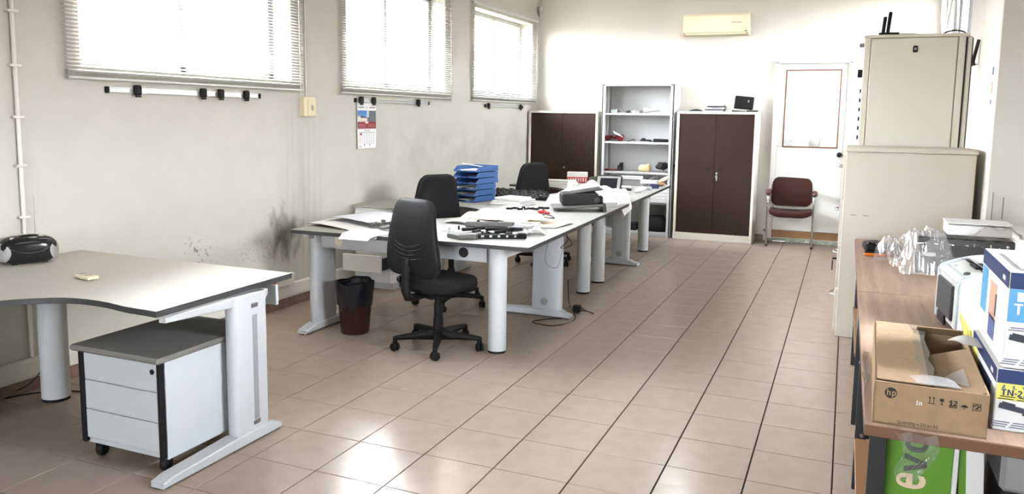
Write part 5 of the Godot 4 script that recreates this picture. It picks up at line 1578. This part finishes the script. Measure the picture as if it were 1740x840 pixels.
	solo("metal_scraps", sc, M.grey_plastic, "heap of dark grey clips and brackets left of the nearest chair back", "parts", Vector3(-2.95, DT + 0.003, -4.77), 0.2)
	for k in 3:
		solo("carton_scrap", bx(Vector3(0, 0.006, 0), Vector3(0.08, 0.01, 0.05), 0.002), [M.paper_cream, M.carton_white, M.dark_grey][k], ["cream carton scrap among the dark clips on the nearest table", "white carton scrap by the dark clips on the nearest table", "flat dark scrap beyond the dark clips on the nearest table"][k], "scrap", Vector3(-2.86 + 0.03 * k, DT, -4.93 - 0.09 * k), 0.5 * k)
	# nearest table, right half
	var z1 := thing("printer_cover", "grey printer cover with a slanted end right of the chair back", "cover", Vector3(-2.37, DT, -4.74), 0.1)
	part(z1, "shell", nb().prism([Vector2(-0.14, -0.16), Vector2(0.02, -0.17), Vector2(0.16, -0.02), Vector2(0.16, 0.1), Vector2(0.06, 0.16), Vector2(-0.05, 0.09)], 0.0, 0.034, 0.006), M.grey_plastic)
	part(z1, "inner_face", nb().prism([Vector2(-0.11, -0.13), Vector2(0.01, -0.14), Vector2(0.12, -0.02), Vector2(0.05, 0.08), Vector2(-0.04, 0.06)], 0.03, 0.037, 0.001), M.mid_grey)
	part(z1, "post", bx(Vector3(-0.02, 0.048, -0.05), Vector3(0.012, 0.03, 0.012), 0.002), M.black_plastic)
	var z2 := thing("copier_bar", "long grey printer bar lying across black parts on the nearest table", "printer part", Vector3(-2.25, DT + 0.03, -4.98), 0.28)
	part(z2, "bar", nb().at(Vector3(0, 0.028, 0), 0, -0.1, 0.02).box(Vector3.ZERO, Vector3(0.34, 0.04, 0.11), 0.01), M.grey_plastic)
	part(z2, "rib", bx(Vector3(-0.08, 0.052, 0.02), Vector3(0.02, 0.014, 0.02), 0.003), M.black_plastic)
	part(z2, "rib", bx(Vector3(0.04, 0.053, 0.02), Vector3(0.03, 0.014, 0.02), 0.003), M.dark_grey)
	part(z2, "tongue", bx(Vector3(0.22, 0.018, -0.01), Vector3(0.16, 0.02, 0.06), 0.006), M.mid_grey)
	var z3 := nb()
	for k in 20:
		var a := k * 2.3
		z3.at(Vector3(-0.2 + 0.02 * k, 0.014 + 0.011 * (k % 4), 0.07 * sin(a)), a, 0.4 * sin(a)).box(Vector3.ZERO, Vector3(0.095, 0.022, 0.026), 0.006)
	solo("black_parts", z3, M.black_plastic, "heap of small black plastic parts under the long grey bezel", "parts", Vector3(-2.2, DT, -4.86), 0.3)
	var rl := thing("metal_strip", "long black strip with shiny squares at the front of the nearest table", "strip", Vector3(-2.1, DT, -4.75), 0.46)
	part(rl, "bar", bx(Vector3(0, 0.016, 0), Vector3(0.36, 0.028, 0.022), 0.004), M.black_plastic)
	for k in 6:
		part(rl, "shiny_square", bx(Vector3(-0.145 + k * 0.054, 0.018, 0.0115), Vector3(0.022 - 0.002 * k, 0.014, 0.002), 0.0), M.silver)
	part(rl, "end_clip", bx(Vector3(0.17, 0.02, 0.0), Vector3(0.06, 0.036, 0.034), 0.005), M.black_plastic)
	part(rl, "end_clip", bx(Vector3(-0.2, 0.012, -0.02), Vector3(0.08, 0.022, 0.05), 0.006), M.black_plastic)
	solo("foil_wrap", nb().sheet(14, 10, func(s, t): return Vector3((s - 0.5) * 0.2, 0.006 + 0.05 * sin(PI * s) * sin(PI * t) + 0.02 * absf(sin(s * 13.0 + t * 8.0)), (t - 0.5) * 0.17), 0.0006), M.foggy_bag, "crumpled translucent wrap right of the black parts on the nearest table", "wrap", Vector3(-2.07, DT, -5.0), 0.5)
	solo("curled_paper", nb().sheet(14, 4, func(s, t): return Vector3((s - 0.5) * 0.15, 0.002 + 0.035 * sin(PI * s), (t - 0.5) * 0.13), 0.001), M.paper, "curled white paper at the right edge of the nearest table", "paper", Vector3(-1.95, DT, -5.08), 0.35)
	var wb := thing("white_brochures", "stack of white and grey brochures beside the yellow envelope", "brochures", Vector3(-2.1, DT, -5.27), 0.3)
	for k in 4:
		part(wb, "brochure", bx(Vector3(rng.randf_range(-0.012, 0.012), 0.006 + k * 0.011, rng.randf_range(-0.012, 0.012)), Vector3(0.21, 0.009, 0.15), 0.001), [M.paper, M.mid_grey, M.paper_blue, M.paper][k])
	part(wb, "dark_print", bx(Vector3(0.01, 0.0455, 0.02), Vector3(0.09, 0.001, 0.05), 0.0), M.grey_plastic)
	var cr := nb().sheet(26, 16, func(s, t):
		var a: float = s * 2.0 - 1.0
		return Vector3(a * 0.33, 0.034 + 0.016 * (1.0 - a * a) + 0.009 * sin(s * 11.0 + t * 5.0) + 0.01 * sin(t * 13.0 - s * 8.0) - 0.03 * t * t, (t - 0.5) * 0.42 + 0.02 * sin(s * 9.0)), 0.0015)
	solo("packing_paper", cr, M.paper_cream, "wide crumpled cream packing paper across the middle of the nearest table", "packing paper", Vector3(-2.42, DT + 0.012, -5.6), -0.28)
	solo("under_sheets", nb().sheet(10, 8, func(s, t): return Vector3((s - 0.5) * 0.5, 0.012 + 0.01 * sin(s * 6.0), (t - 0.5) * 0.36), 0.01), M.paper, "flat white sheets under the crumpled cream packing paper", "paper", Vector3(-2.5, DT + 0.002, -5.42), -0.15)
	flat_paper("yellow_envelope", "yellow envelope peeking out below the cream packing paper", "envelope", M.paper_yellow, -2.2, -5.5, 0.18, 0.3, -0.4, 0.012, 0.006)
	flat_paper("brown_envelope", "pale buff envelope at the right edge of the nearest table", "envelope", M.paper_cream, -2.0, -5.56, 0.2, 0.34, -0.1, 0.002, 0.008)
	flat_paper("small_note", "white sheet behind the chair back on the nearest table", "paper", M.paper_blue, -2.52, -5.05, 0.22, 0.26, 0.3, 0.0, 0.006)
	flat_paper("red_leaflet", "reddish leaflet at the front edge right of the nearest chair back", "leaflet", M.paper_cream, -2.52, -4.75, 0.12, 0.2, 0.2, 0.0, 0.004)
	# second table
	var tray := letter_tray()
	var names := ["lowest blue letter tray of the stack, holding papers", "second blue letter tray from the bottom of the stack", "third blue letter tray from the bottom, with a white sheet inside", "fourth blue letter tray from the bottom of the stack", "fifth blue letter tray from the bottom, right under the topmost", "topmost blue letter tray, with folded white paper in it"]
	for k in 6:
		var p := Vector3(-3.305 + [0.0, 0.004, 0.004, 0.022, 0.02, 0.022][k], DT + 0.001 + 0.0565 * k, -6.66 - [0.0, 0.006, 0.004, 0.02, 0.018, 0.02][k])
		if k == 0:
			tray.position = p
			tray.rotation.y = -0.2
			tray.set_meta("label", names[0])
		else:
			copy(tray, "letter_tray", names[k], p, -0.2)
		if k in [0, 1, 2, 5]:
			var q := nb().sheet(8, 6, func(s, t): return Vector3((s - 0.5) * 0.22, 0.002 + 0.012 * absf(sin(s * 4.0 + k)) * (1.0 if k != 5 else 0.3), -0.01 - t * 0.3), 0.003)
			solo("tray_paper", q, M.paper, ["white papers lying in the lowest blue tray", "white papers lying in the second blue tray from the bottom", "white sheet lying in the third blue tray from the bottom", "", "", "white papers in the topmost blue tray"][k], "paper", p + Vector3(0, 0.01, 0), -0.2)
	solo("folded_paper", nb().at(Vector3(0, 0.03, -0.12), 0.5, 0, -0.14).box(Vector3.ZERO, Vector3(0.2, 0.004, 0.05), 0.001), M.paper, "narrow folded white strip lying diagonally in the topmost blue tray", "paper", Vector3(-3.29, DT + 0.312, -6.69), -0.2)
	var s1 := thing("paper_stack", "thick white paper stack in the middle of the tray table", "paper", Vector3(-2.8, DT, -6.74), -0.2)
	for k in 4:
		part(s1, "ream", bx(Vector3(rng.randf_range(-0.015, 0.015), 0.009 + k * 0.0165, rng.randf_range(-0.015, 0.015)), Vector3(0.34 - 0.03 * k, 0.015, 0.24), 0.002), M.paper)
	flat_paper("loose_sheet", "loose white sheet beside the thick paper stack on the tray table", "paper", M.paper, -2.66, -6.5, 0.3, 0.21, 0.15, 0.0, 0.004)
	solo("grey_folder", bx(Vector3(0, 0.004, 0), Vector3(0.16, 0.007, 0.06), 0.001), M.mid_grey, "thin grey ruler lying right of the blue trays", "ruler", Vector3(-3.05, DT, -6.56), -0.2)
	var cl := nb()
	for k in 14:
		var a := k * 1.7
		cl.at(Vector3(-0.16 + 0.025 * k, 0.012 + 0.006 * (k % 2), 0.05 * sin(a * 1.3)), a, 0.3 * cos(a)).box(Vector3.ZERO, Vector3(0.05, 0.018, 0.014), 0.004)
	solo("black_clips", cl, M.black_plastic, "scatter of small black clips in front of the thick paper stack", "clips", Vector3(-2.52, DT, -6.36), 0.35)
	var rc := nb()
	for k in 6:
		rc.at(Vector3(0.03 * cos(k * 2.1), 0.008 + 0.003 * k, 0.03 * sin(k * 2.1)), k * 0.8).box(Vector3.ZERO, Vector3(0.055, 0.01, 0.016), 0.003)
	solo("red_clips", rc, M.red, "small heap of red clips between packing paper and black tray", "clips", Vector3(-2.3, DT, -6.17), 0.1)
	solo("black_lead", nb().tube(curve3([Vector3(-0.1, 0.012, -0.12), Vector3(-0.02, 0.006, -0.06), Vector3(0.04, 0.004, 0.06), Vector3(-0.06, 0.004, 0.02), Vector3(-0.1, 0.01, -0.1)], 24), 0.004, 6), M.black_plastic, "short black looped lead near the red clips", "cable", Vector3(-2.16, DT, -5.98))
	var pt := thing("paper_tray", "black and grey printer paper tray standing at the right table edge", "printer tray", Vector3(-2.15, DT, -6.6), 0.42)
	part(pt, "front_plate", nb().at(Vector3(0.22, 0.038, 0.0), 0, 0, 0.14).box(Vector3.ZERO, Vector3(0.03, 0.072, 0.36), 0.006), M.dark_grey)
	part(pt, "tray_floor", nb().at(Vector3(0.0, 0.042, 0.02), 0, 0, 0.07).box(Vector3.ZERO, Vector3(0.44, 0.018, 0.32), 0.004), M.grey_plastic)
	part(pt, "cassette", nb().at(Vector3(0.02, 0.1, -0.05), 0, 0, 0.03).box(Vector3.ZERO, Vector3(0.32, 0.1, 0.28), 0.01), M.black_matte)
	part(pt, "lifted_lid", nb().at(Vector3(0.06, 0.162, -0.06), 0, 0.0, 0.16).box(Vector3.ZERO, Vector3(0.32, 0.01, 0.26), 0.003), M.black_plastic)
	part(pt, "latch", bx(Vector3(0.19, 0.1, 0.08), Vector3(0.05, 0.07, 0.06), 0.012), M.black_plastic)
	part(pt, "roller", nb().at(Vector3(0.16, 0.1, 0.1), 0, PI / 2).lathe([Vector2(0, -0.02), Vector2(0.024, -0.02), Vector2(0.024, 0.02), Vector2(0, 0.02)], 16), M.dark_grey)
	solo("crinkled_bag", nb().sheet(12, 10, func(s, t): return Vector3((s - 0.5) * 0.2, 0.004 + 0.1 * pow(sin(PI * s) * sin(PI * t), 0.6) + 0.014 * sin(s * 14.0 + t * 9.0) * sin(PI * s), (t - 0.5) * 0.22), 0.0006), M.foggy_bag, "crinkled clear bag left of the black printer tray", "plastic bag", Vector3(-2.44, DT, -6.86), 0.3)
	solo("small_carton", bx(Vector3(0, 0.024, 0), Vector3(0.2, 0.046, 0.12), 0.003), M.carton_white, "low white carton with grey print under the white plastic bag's edge", "carton", Vector3(-2.0, DT, -6.98), 0.5)
	# third table: black rails, bottle, white bag, framed screen
	for k in 7:
		var r := thing("black_rail", ["nearest black plastic rail on the third table", "second black plastic rail from the front of the third table", "third black plastic rail on the third table", "fourth black plastic rail in the middle of the rail heap", "fifth black plastic rail of the heap on the third table", "sixth black plastic rail, nearly at the back of the heap", "rearmost black plastic rail of the heap before the third chair"][k], "rail", Vector3(-2.9 - 0.045 * k + 0.03 * (k % 2), DT, -7.16 - 0.105 * k + (0.0 if k < 1 else 0.0)), 0.04 - 0.05 * (k % 3), "black rails on the third table")
		var bb2 := nb().box(Vector3(0, 0.012, 0), Vector3(0.5, 0.022, 0.03), 0.004)
		for q in 5:
			bb2.box(Vector3(-0.2 + q * 0.1, 0.03, 0.0), Vector3(0.04, 0.028, 0.05), 0.006)
		part(r, "bar", bb2, M.black_plastic)
		part(r, "shaft", nb().tube([Vector3(-0.26, 0.034, 0.018), Vector3(0.26, 0.034, 0.018)], 0.005, 8), M.dark_grey)
		for s in [-1, 1]:
			part(r, "end_block", bx(Vector3(s * 0.255, 0.022, 0.005), Vector3(0.028, 0.044, 0.05), 0.006), M.black_plastic)
	var bt := thing("white_bottle", "white round-topped bottle standing among the black rails", "bottle", Vector3(-2.55, DT, -7.68))
	part(bt, "body", nb().lathe([Vector2(0, 0), Vector2(0.04, 0), Vector2(0.05, 0.01), Vector2(0.05, 0.09), Vector2(0.056, 0.11), Vector2(0.054, 0.14), Vector2(0.036, 0.162), Vector2(0, 0.168)], 22), M.carton_white)
	part(bt, "collar", nb().lathe([Vector2(0.05, 0.022), Vector2(0.054, 0.024), Vector2(0.054, 0.03), Vector2(0.05, 0.032)], 22), M.side_grey)
	var dv := thing("black_recorder", "flat black recorder with a grey top right of the white bottle", "device", Vector3(-2.36, DT, -7.62), 0.25)
	part(dv, "body", bx(Vector3(0, 0.03, 0), Vector3(0.2, 0.058, 0.16), 0.006), M.black_plastic)
	part(dv, "top_plate", bx(Vector3(0.0, 0.061, 0.01), Vector3(0.12, 0.004, 0.1), 0.001), M.mid_grey)
	var bg := nb().sheet(40, 30, func(s, t):
		var a: float = s * 2.0 - 1.0
		var b2: float = t * 2.0 - 1.0
		var m := pow(maxf(0.0, 1.0 - a * a), 0.55) * pow(maxf(0.0, 1.0 - b2 * b2), 0.55)
		var hh: float = 0.19 * m * (0.62 + 0.38 * sin(s * 8.5 + 0.8) * cos(t * 4.0)) + m * (0.03 * sin(s * 19.0 + t * 11.0) + 0.022 * sin(t * 23.0 - s * 9.0))
		var over: float = maxf(0.0, a * 0.42 + 0.06 * sin(t * 9.0) - 0.26)
		return Vector3(a * 0.42 - over * 0.75, 0.004 + maxf(0.0, hh) - over * 0.6 * (1.0 if b2 > -0.2 else 0.0), b2 * 0.34), 0.0008)
	solo("white_plastic_bag", bg, M.white_bag, "big crumpled white plastic bag hanging over the right edge of the third table", "plastic bag", Vector3(-2.2, DT + 0.004, -7.35), 0.25)
	var fs := thing("framed_screen", "grey framed dark screen tilted back beyond the white plastic bag", "screen", Vector3(-2.36, DT, -8.3), 0.12)
	var fx := Transform3D(Basis.from_euler(Vector3(-0.6, 0, 0)), Vector3(0, 0.0, 0))
	var fb := nb()
	fb.xf = fx
	for s in [-1, 1]:
		fb.box(Vector3(s * 0.112, 0.105, 0), Vector3(0.036, 0.2, 0.024), 0.004)
	fb.box(Vector3(0, 0.024, 0), Vector3(0.19, 0.036, 0.024), 0.004)
	fb.box(Vector3(0, 0.19, 0), Vector3(0.19, 0.026, 0.024), 0.004)
	part(fs, "frame", fb, M.mid_grey)
	var fd := nb()
	fd.xf = fx
	fd.box(Vector3(0, 0.105, -0.004), Vector3(0.19, 0.15, 0.01), 0.0)
	part(fs, "display_glass", fd, M.screen_dark)
	var fe := nb()
	fe.xf = fx
	for s in [-1, 1]:
		fe.box(Vector3(s * 0.136, 0.105, 0), Vector3(0.012, 0.205, 0.03), 0.003)
	fe.box(Vector3(0, 0.207, 0), Vector3(0.26, 0.012, 0.03), 0.003)
	part(fs, "bumper", fe, M.black_plastic)
	part(fs, "stand", nb().at(Vector3(0, 0.06, -0.13), 0, 0.35).box(Vector3.ZERO, Vector3(0.12, 0.13, 0.012), 0.002), M.dark_grey)
	# far table
	var rb := thing("striped_box", "white box with a red and white striped front on the far table", "box", Vector3(-3.06, DT, -9.38), 0.25)
	part(rb, "body", bx(Vector3(0, 0.066, -0.04), Vector3(0.25, 0.13, 0.08), 0.002), M.carton_white)
	part(rb, "red_front", bx(Vector3(0, 0.036, 0.002), Vector3(0.262, 0.07, 0.008), 0.001), M.red)
	for k in 8:
		part(rb, "white_stripe", bx(Vector3(-0.107 + k * 0.0305, 0.037, 0.0065), Vector3(0.014, 0.046, 0.002), 0.0), M.carton_white)
	var gb := nb().ball(Vector3(0, 0.04, 0), Vector3(0.1, 0.045, 0.06), 14, 8, 0.7)
	gb.at(Vector3(0.06, 0.02, 0.03), 0.3).box(Vector3.ZERO, Vector3(0.12, 0.03, 0.08), 0.008)
	solo("green_pouch", gb, M.green_dark, "dark green pouch right of the striped box", "pouch", Vector3(-2.82, DT, -9.4), 0.1)
	var far := [["white_carton", Vector3(0.2, 0.075, 0.16), M.carton_white, Vector3(-2.6, 0, -9.3), "white carton behind the framed screen on the far table"], ["white_folder", Vector3(0.3, 0.03, 0.2), M.paper, Vector3(-2.4, 0.075, -9.4), "white folder on top of the grey tray on the far table"], ["grey_tray", Vector3(0.28, 0.07, 0.2), M.mid_grey, Vector3(-2.36, 0, -9.42), "grey tray under the white folder on the far table"], ["navy_box", Vector3(0.1, 0.05, 0.08), M.navy, Vector3(-2.03, 0, -9.1), "small navy box at the right edge of the far table"], ["long_white_box", Vector3(0.2, 0.042, 0.06), M.carton_white, Vector3(-2.1, 0.05, -9.14), "long white box lying across the navy box"], ["grey_box", Vector3(0.14, 0.035, 0.1), M.side_grey, Vector3(-2.08, 0, -8.86), "small pale grey box before the navy box"], ["white_case", Vector3(0.26, 0.03, 0.16), M.carton_white, Vector3(-2.38, 0, -8.85), "flat white case in the middle of the far table"], ["black_case", Vector3(0.22, 0.025, 0.05), M.black_plastic, Vector3(-2.3, 0, -8.66), "long flat black case before the flat white case"], ["white_long_case", Vector3(0.5, 0.05, 0.14), M.carton_white, Vector3(-3.25, 0, -9.1), "long white case at the left of the far table"]]
	for f in far:
		var o := thing(f[0], f[4], "box", f[3] + Vector3(0, DT, 0), 0.12)
		part(o, "body", bx(Vector3(0, f[1].y / 2, 0), f[1], 0.003), f[2])
		part(o, "lid_line", bx(Vector3(0, f[1].y * 0.7, 0), Vector3(f[1].x + 0.003, 0.003, f[1].z + 0.003), 0.0), M.strip_grey if f[2] != M.navy else M.black_plastic)
	var fo := nb().at(Vector3(0, 0.035, 0), 0.5, 0, 0.3).ball(Vector3.ZERO, Vector3(0.07, 0.025, 0.04), 14, 8, 0.7)
	solo("white_foam", fo, M.carton_white, "tilted white foam piece at the right edge before the pale grey box", "foam", Vector3(-2.05, DT - 0.002, -8.5), 0.4)
	var bt2 := thing("brown_tool", "brown glove-like thing behind the long white box on the far table", "glove", Vector3(-2.06, DT, -9.4), 0.2)
	part(bt2, "palm", nb().ball(Vector3(0, 0.03, 0), Vector3(0.09, 0.03, 0.06), 14, 8, 0.8), M.brown_thing)
	part(bt2, "cuff", nb().at(Vector3(0.05, 0.07, -0.01), 0, 0, 0.5).ball(Vector3.ZERO, Vector3(0.1, 0.022, 0.05), 14, 8, 0.8), M.ivory)
	part(bt2, "finger", nb().at(Vector3(-0.07, 0.07, 0), 0, 0, 0.5).box(Vector3.ZERO, Vector3(0.16, 0.05, 0.1), 0.01), M.grey_plastic)
	# waste bin
	var bn := thing("waste_bin", "brown waste bin lined with a black bag under the nearest table", "bin", Vector3(-3.15, 0, -4.66))
	part(bn, "body", nb().lathe([Vector2(0, 0.0), Vector2(0.093, 0.0), Vector2(0.099, 0.006), Vector2(0.128, 0.35), Vector2(0.124, 0.35), Vector2(0.095, 0.01), Vector2(0, 0.01)], 32), M.bin_brown)
	var lin := nb().grid(64, 14, func(s, t):
		var a: float = TAU * s
		var w: float = 1.0 + 0.012 * sin(a * 7.0 + t * 3.0) + 0.012 * sin(a * 13.0 - t * 5.0) + 0.008 * sin(a * 23.0 + t * 9.0)
		var y: float = 0.372 - 0.17 * t + (0.008 * sin(a * 3.0 + 0.6) + 0.003 * sin(a * 8.0)) * (1.0 - 0.6 * t)
		var r: float = lerpf(0.134, 0.118, t) * w + 0.004
		return Vector3(r * cos(a), y, r * sin(a)), true, true)
	lin.grid(64, 12, func(s, t):
		var a: float = TAU * s
		var y: float = 0.372 - 0.33 * t + (0.008 * sin(a * 3.0 + 0.6) + 0.003 * sin(a * 8.0)) * (1.0 - t)
		var r: float = (0.138 - 0.024 * minf(1.0, t / 0.09) if t < 0.5 else lerpf(0.114, 0.0, pow(2.0 * t - 1.0, 3.0))) * (1.0 + (0.012 * sin(a * 7.0) + 0.012 * sin(a * 13.0)) * (1.0 - t))
		return Vector3(r * cos(a), y, r * sin(a)), false, true)
	part(bn, "bin_liner", lin, M.bin_bag, "black glossy bin liner folded over the rim")
	# cables at the middle leg of the nearest table
	var c1 := nb().tube(curve3([Vector3(-0.03, 0.62, -0.02), Vector3(-0.06, 0.4, 0.0), Vector3(0.04, 0.36, 0.02), Vector3(0.07, 0.46, 0.0), Vector3(0.1, 0.66, -0.03)], 24), 0.003, 6)
	solo("thin_cable", c1, M.mid_grey, "thin grey cable looping at the middle leg of the nearest table", "cable", Vector3(-2.02, 0.04, -5.64))
	solo("tangled_cable", nb().tube(curve3([Vector3(0.03, 0.68, 0), Vector3(0.08, 0.6, 0.03), Vector3(0.02, 0.53, 0.02), Vector3(0.1, 0.56, -0.02), Vector3(0.06, 0.64, 0.0), Vector3(0.12, 0.68, -0.02)], 30), 0.003, 6), M.black_plastic, "black tangled cable under the table edge at the middle leg", "cable", Vector3(-1.98, 0.02, -5.66))
	solo("floor_lead", nb().tube(curve3([Vector3(0.02, 0.3, -0.02), Vector3(0.04, 0.12, 0.0), Vector3(0.1, 0.006, 0.03), Vector3(0.02, 0.006, 0.28), Vector3(-0.16, 0.006, 0.26), Vector3(-0.12, 0.006, 0.16), Vector3(0.02, 0.02, 0.1)], 40), 0.004, 6), M.black_plastic, "black cable curling on the floor around the middle table foot", "cable", Vector3(-1.94, 0.0, -5.7))
	var plug := thing("power_plug", "black plug and cable knot behind the middle table foot", "plug", Vector3(-1.9, 0, -5.9))
	part(plug, "block", bx(Vector3(0, 0.03, 0), Vector3(0.06, 0.058, 0.06), 0.008), M.black_plastic)
	part(plug, "lead", nb().tube(curve3([Vector3(0.02, 0.05, 0), Vector3(0.08, 0.03, 0.03), Vector3(0.14, 0.006, 0.0), Vector3(0.06, 0.006, -0.05), Vector3(-0.02, 0.01, 0.0)], 20), 0.004, 6), M.black_plastic)

func ceiling_lamp(label: String, pos: Vector3, energy: float) -> void:
	var o := thing("ceiling_lamp", label, "lamp", pos, 0, "ceiling lamps")
	part(o, "housing", nb().prism([Vector2(-0.15, -0.62), Vector2(0.15, -0.62), Vector2(0.15, 0.62), Vector2(-0.15, 0.62)], 0.0, 0.07, 0.012), M.light_plastic)
	part(o, "diffuser", bx(Vector3(0, -0.006, 0), Vector3(0.27, 0.014, 1.2), 0.004), M.lamp_glow)
	area("ceiling_lamp_light", pos + Vector3(0, -0.03, 0), Vector3(-PI / 2, 0, 0), Vector2(0.27, 1.2), energy, Color(0.99, 0.99, 1.0))

func area(called: String, pos: Vector3, rot: Vector3, size: Vector2, energy: float, c: Color) -> void:
	var l := AreaLight3D.new()
	l.name = called
	l.area_size = size
	l.light_energy = energy
	l.light_color = c
	l.position = pos
	l.rotation = rot
	l.shadow_enabled = true
	l.set("area_range", 30.0)
	add_child(l)

func _ready() -> void:
	rng.seed = 20240
	# camera: level of the eye 1.54 m; the frame is cut from a taller picture, so the lens is shifted
	var f := 1349.6
	var cam := Camera3D.new()
	cam.name = "camera"
	cam.projection = Camera3D.PROJECTION_FRUSTUM
	cam.near = 0.05
	cam.far = 200.0
	cam.size = 2.0 * 0.05 * 420.0 / f
	cam.frustum_offset = Vector2(0.0, -55.45 / f * 0.05)
	add_child(cam)
	cam.position = Vector3(0, 1.54, 0)
	cam.basis = Basis.from_euler(Vector3(deg_to_rad(-7.035), deg_to_rad(22.729), deg_to_rad(0.827)))
	cam.current = true
	var we := WorldEnvironment.new()
	we.name = "environment"
	var e := Environment.new()
	e.background_mode = Environment.BG_SKY
	var sm := ProceduralSkyMaterial.new()
	sm.sky_top_color = Color(0.93, 0.96, 1.0)
	sm.sky_horizon_color = Color(0.99, 0.99, 1.0)
	sm.ground_horizon_color = Color(0.82, 0.82, 0.80)
	sm.ground_bottom_color = Color(0.6, 0.59, 0.56)
	sm.sky_energy_multiplier = 14.0
	sm.ground_energy_multiplier = 11.0
	var sky := Sky.new()
	sky.sky_material = sm
	e.sky = sky
	e.tonemap_mode = Environment.TONE_MAPPER_LINEAR
	e.tonemap_exposure = 0.15
	e.sdfgi_enabled = true
	e.ssao_enabled = true
	e.ssil_enabled = true
	we.environment = e
	add_child(we)
	# daylight at the windows: left row, the bay on the right, the window behind the rack, the next room
	for z in [[-4.24, 1.9, 22.0, -0.65], [-6.86, 1.9, 16.0, -0.55], [-9.44, 1.9, 13.0, 0.3]]:
		area("window_daylight", Vector3(WL + 0.07, 2.3, z[0]), Vector3(z[3], -PI / 2, 0), Vector2(z[1], 1.0), z[2], Color(1.0, 0.98, 0.94))
	area("bay_daylight", Vector3(1.36, 1.55, -2.65), Vector3(0, PI / 2, 0), Vector2(1.2, 1.2), 0.5, Color(0.99, 0.99, 1.0))
	area("rear_window_daylight", Vector3(0.98, 2.45, -9.48), Vector3(0, PI / 2, 0), Vector2(1.5, 1.0), 3.0, Color(1.0, 0.99, 0.97))
	area("next_room_daylight", Vector3(-0.5, 3.05, -12.0), Vector3(-PI / 2, 0, 0), Vector2(2.0, 1.6), 60.0, Color(1, 1, 1))
	make_materials()
	build_room()
	for q in [["long white ceiling lamp above the corner desk, nearest the camera", -2.0], ["long white ceiling lamp above the nearest table", -4.5], ["long white ceiling lamp above the third table with the white plastic bag", -7.0], ["long white ceiling lamp before the cabinets, nearest the back wall", -9.3]]:
		ceiling_lamp(q[0], Vector3(-1.7, 3.13, q[1]), 9.0)
	build_wall_things()
	build_desks()
	task_chair("black office chair nearest the camera, its ribbed plastic back showing", Vector3(-2.44, 0, -4.58), -0.33, -0.02, 0.82)
	task_chair("black office chair between the nearest table and the blue trays", Vector3(-2.93, 0, -5.72), -2.08, 0.02, 0.5)
	task_chair("black office chair farthest down the row, before the striped box", Vector3(-2.88, 0, -7.8), -2.08, 0.02, 0.8)
	build_back()
	build_right()
	build_bench()
	build_clutter()
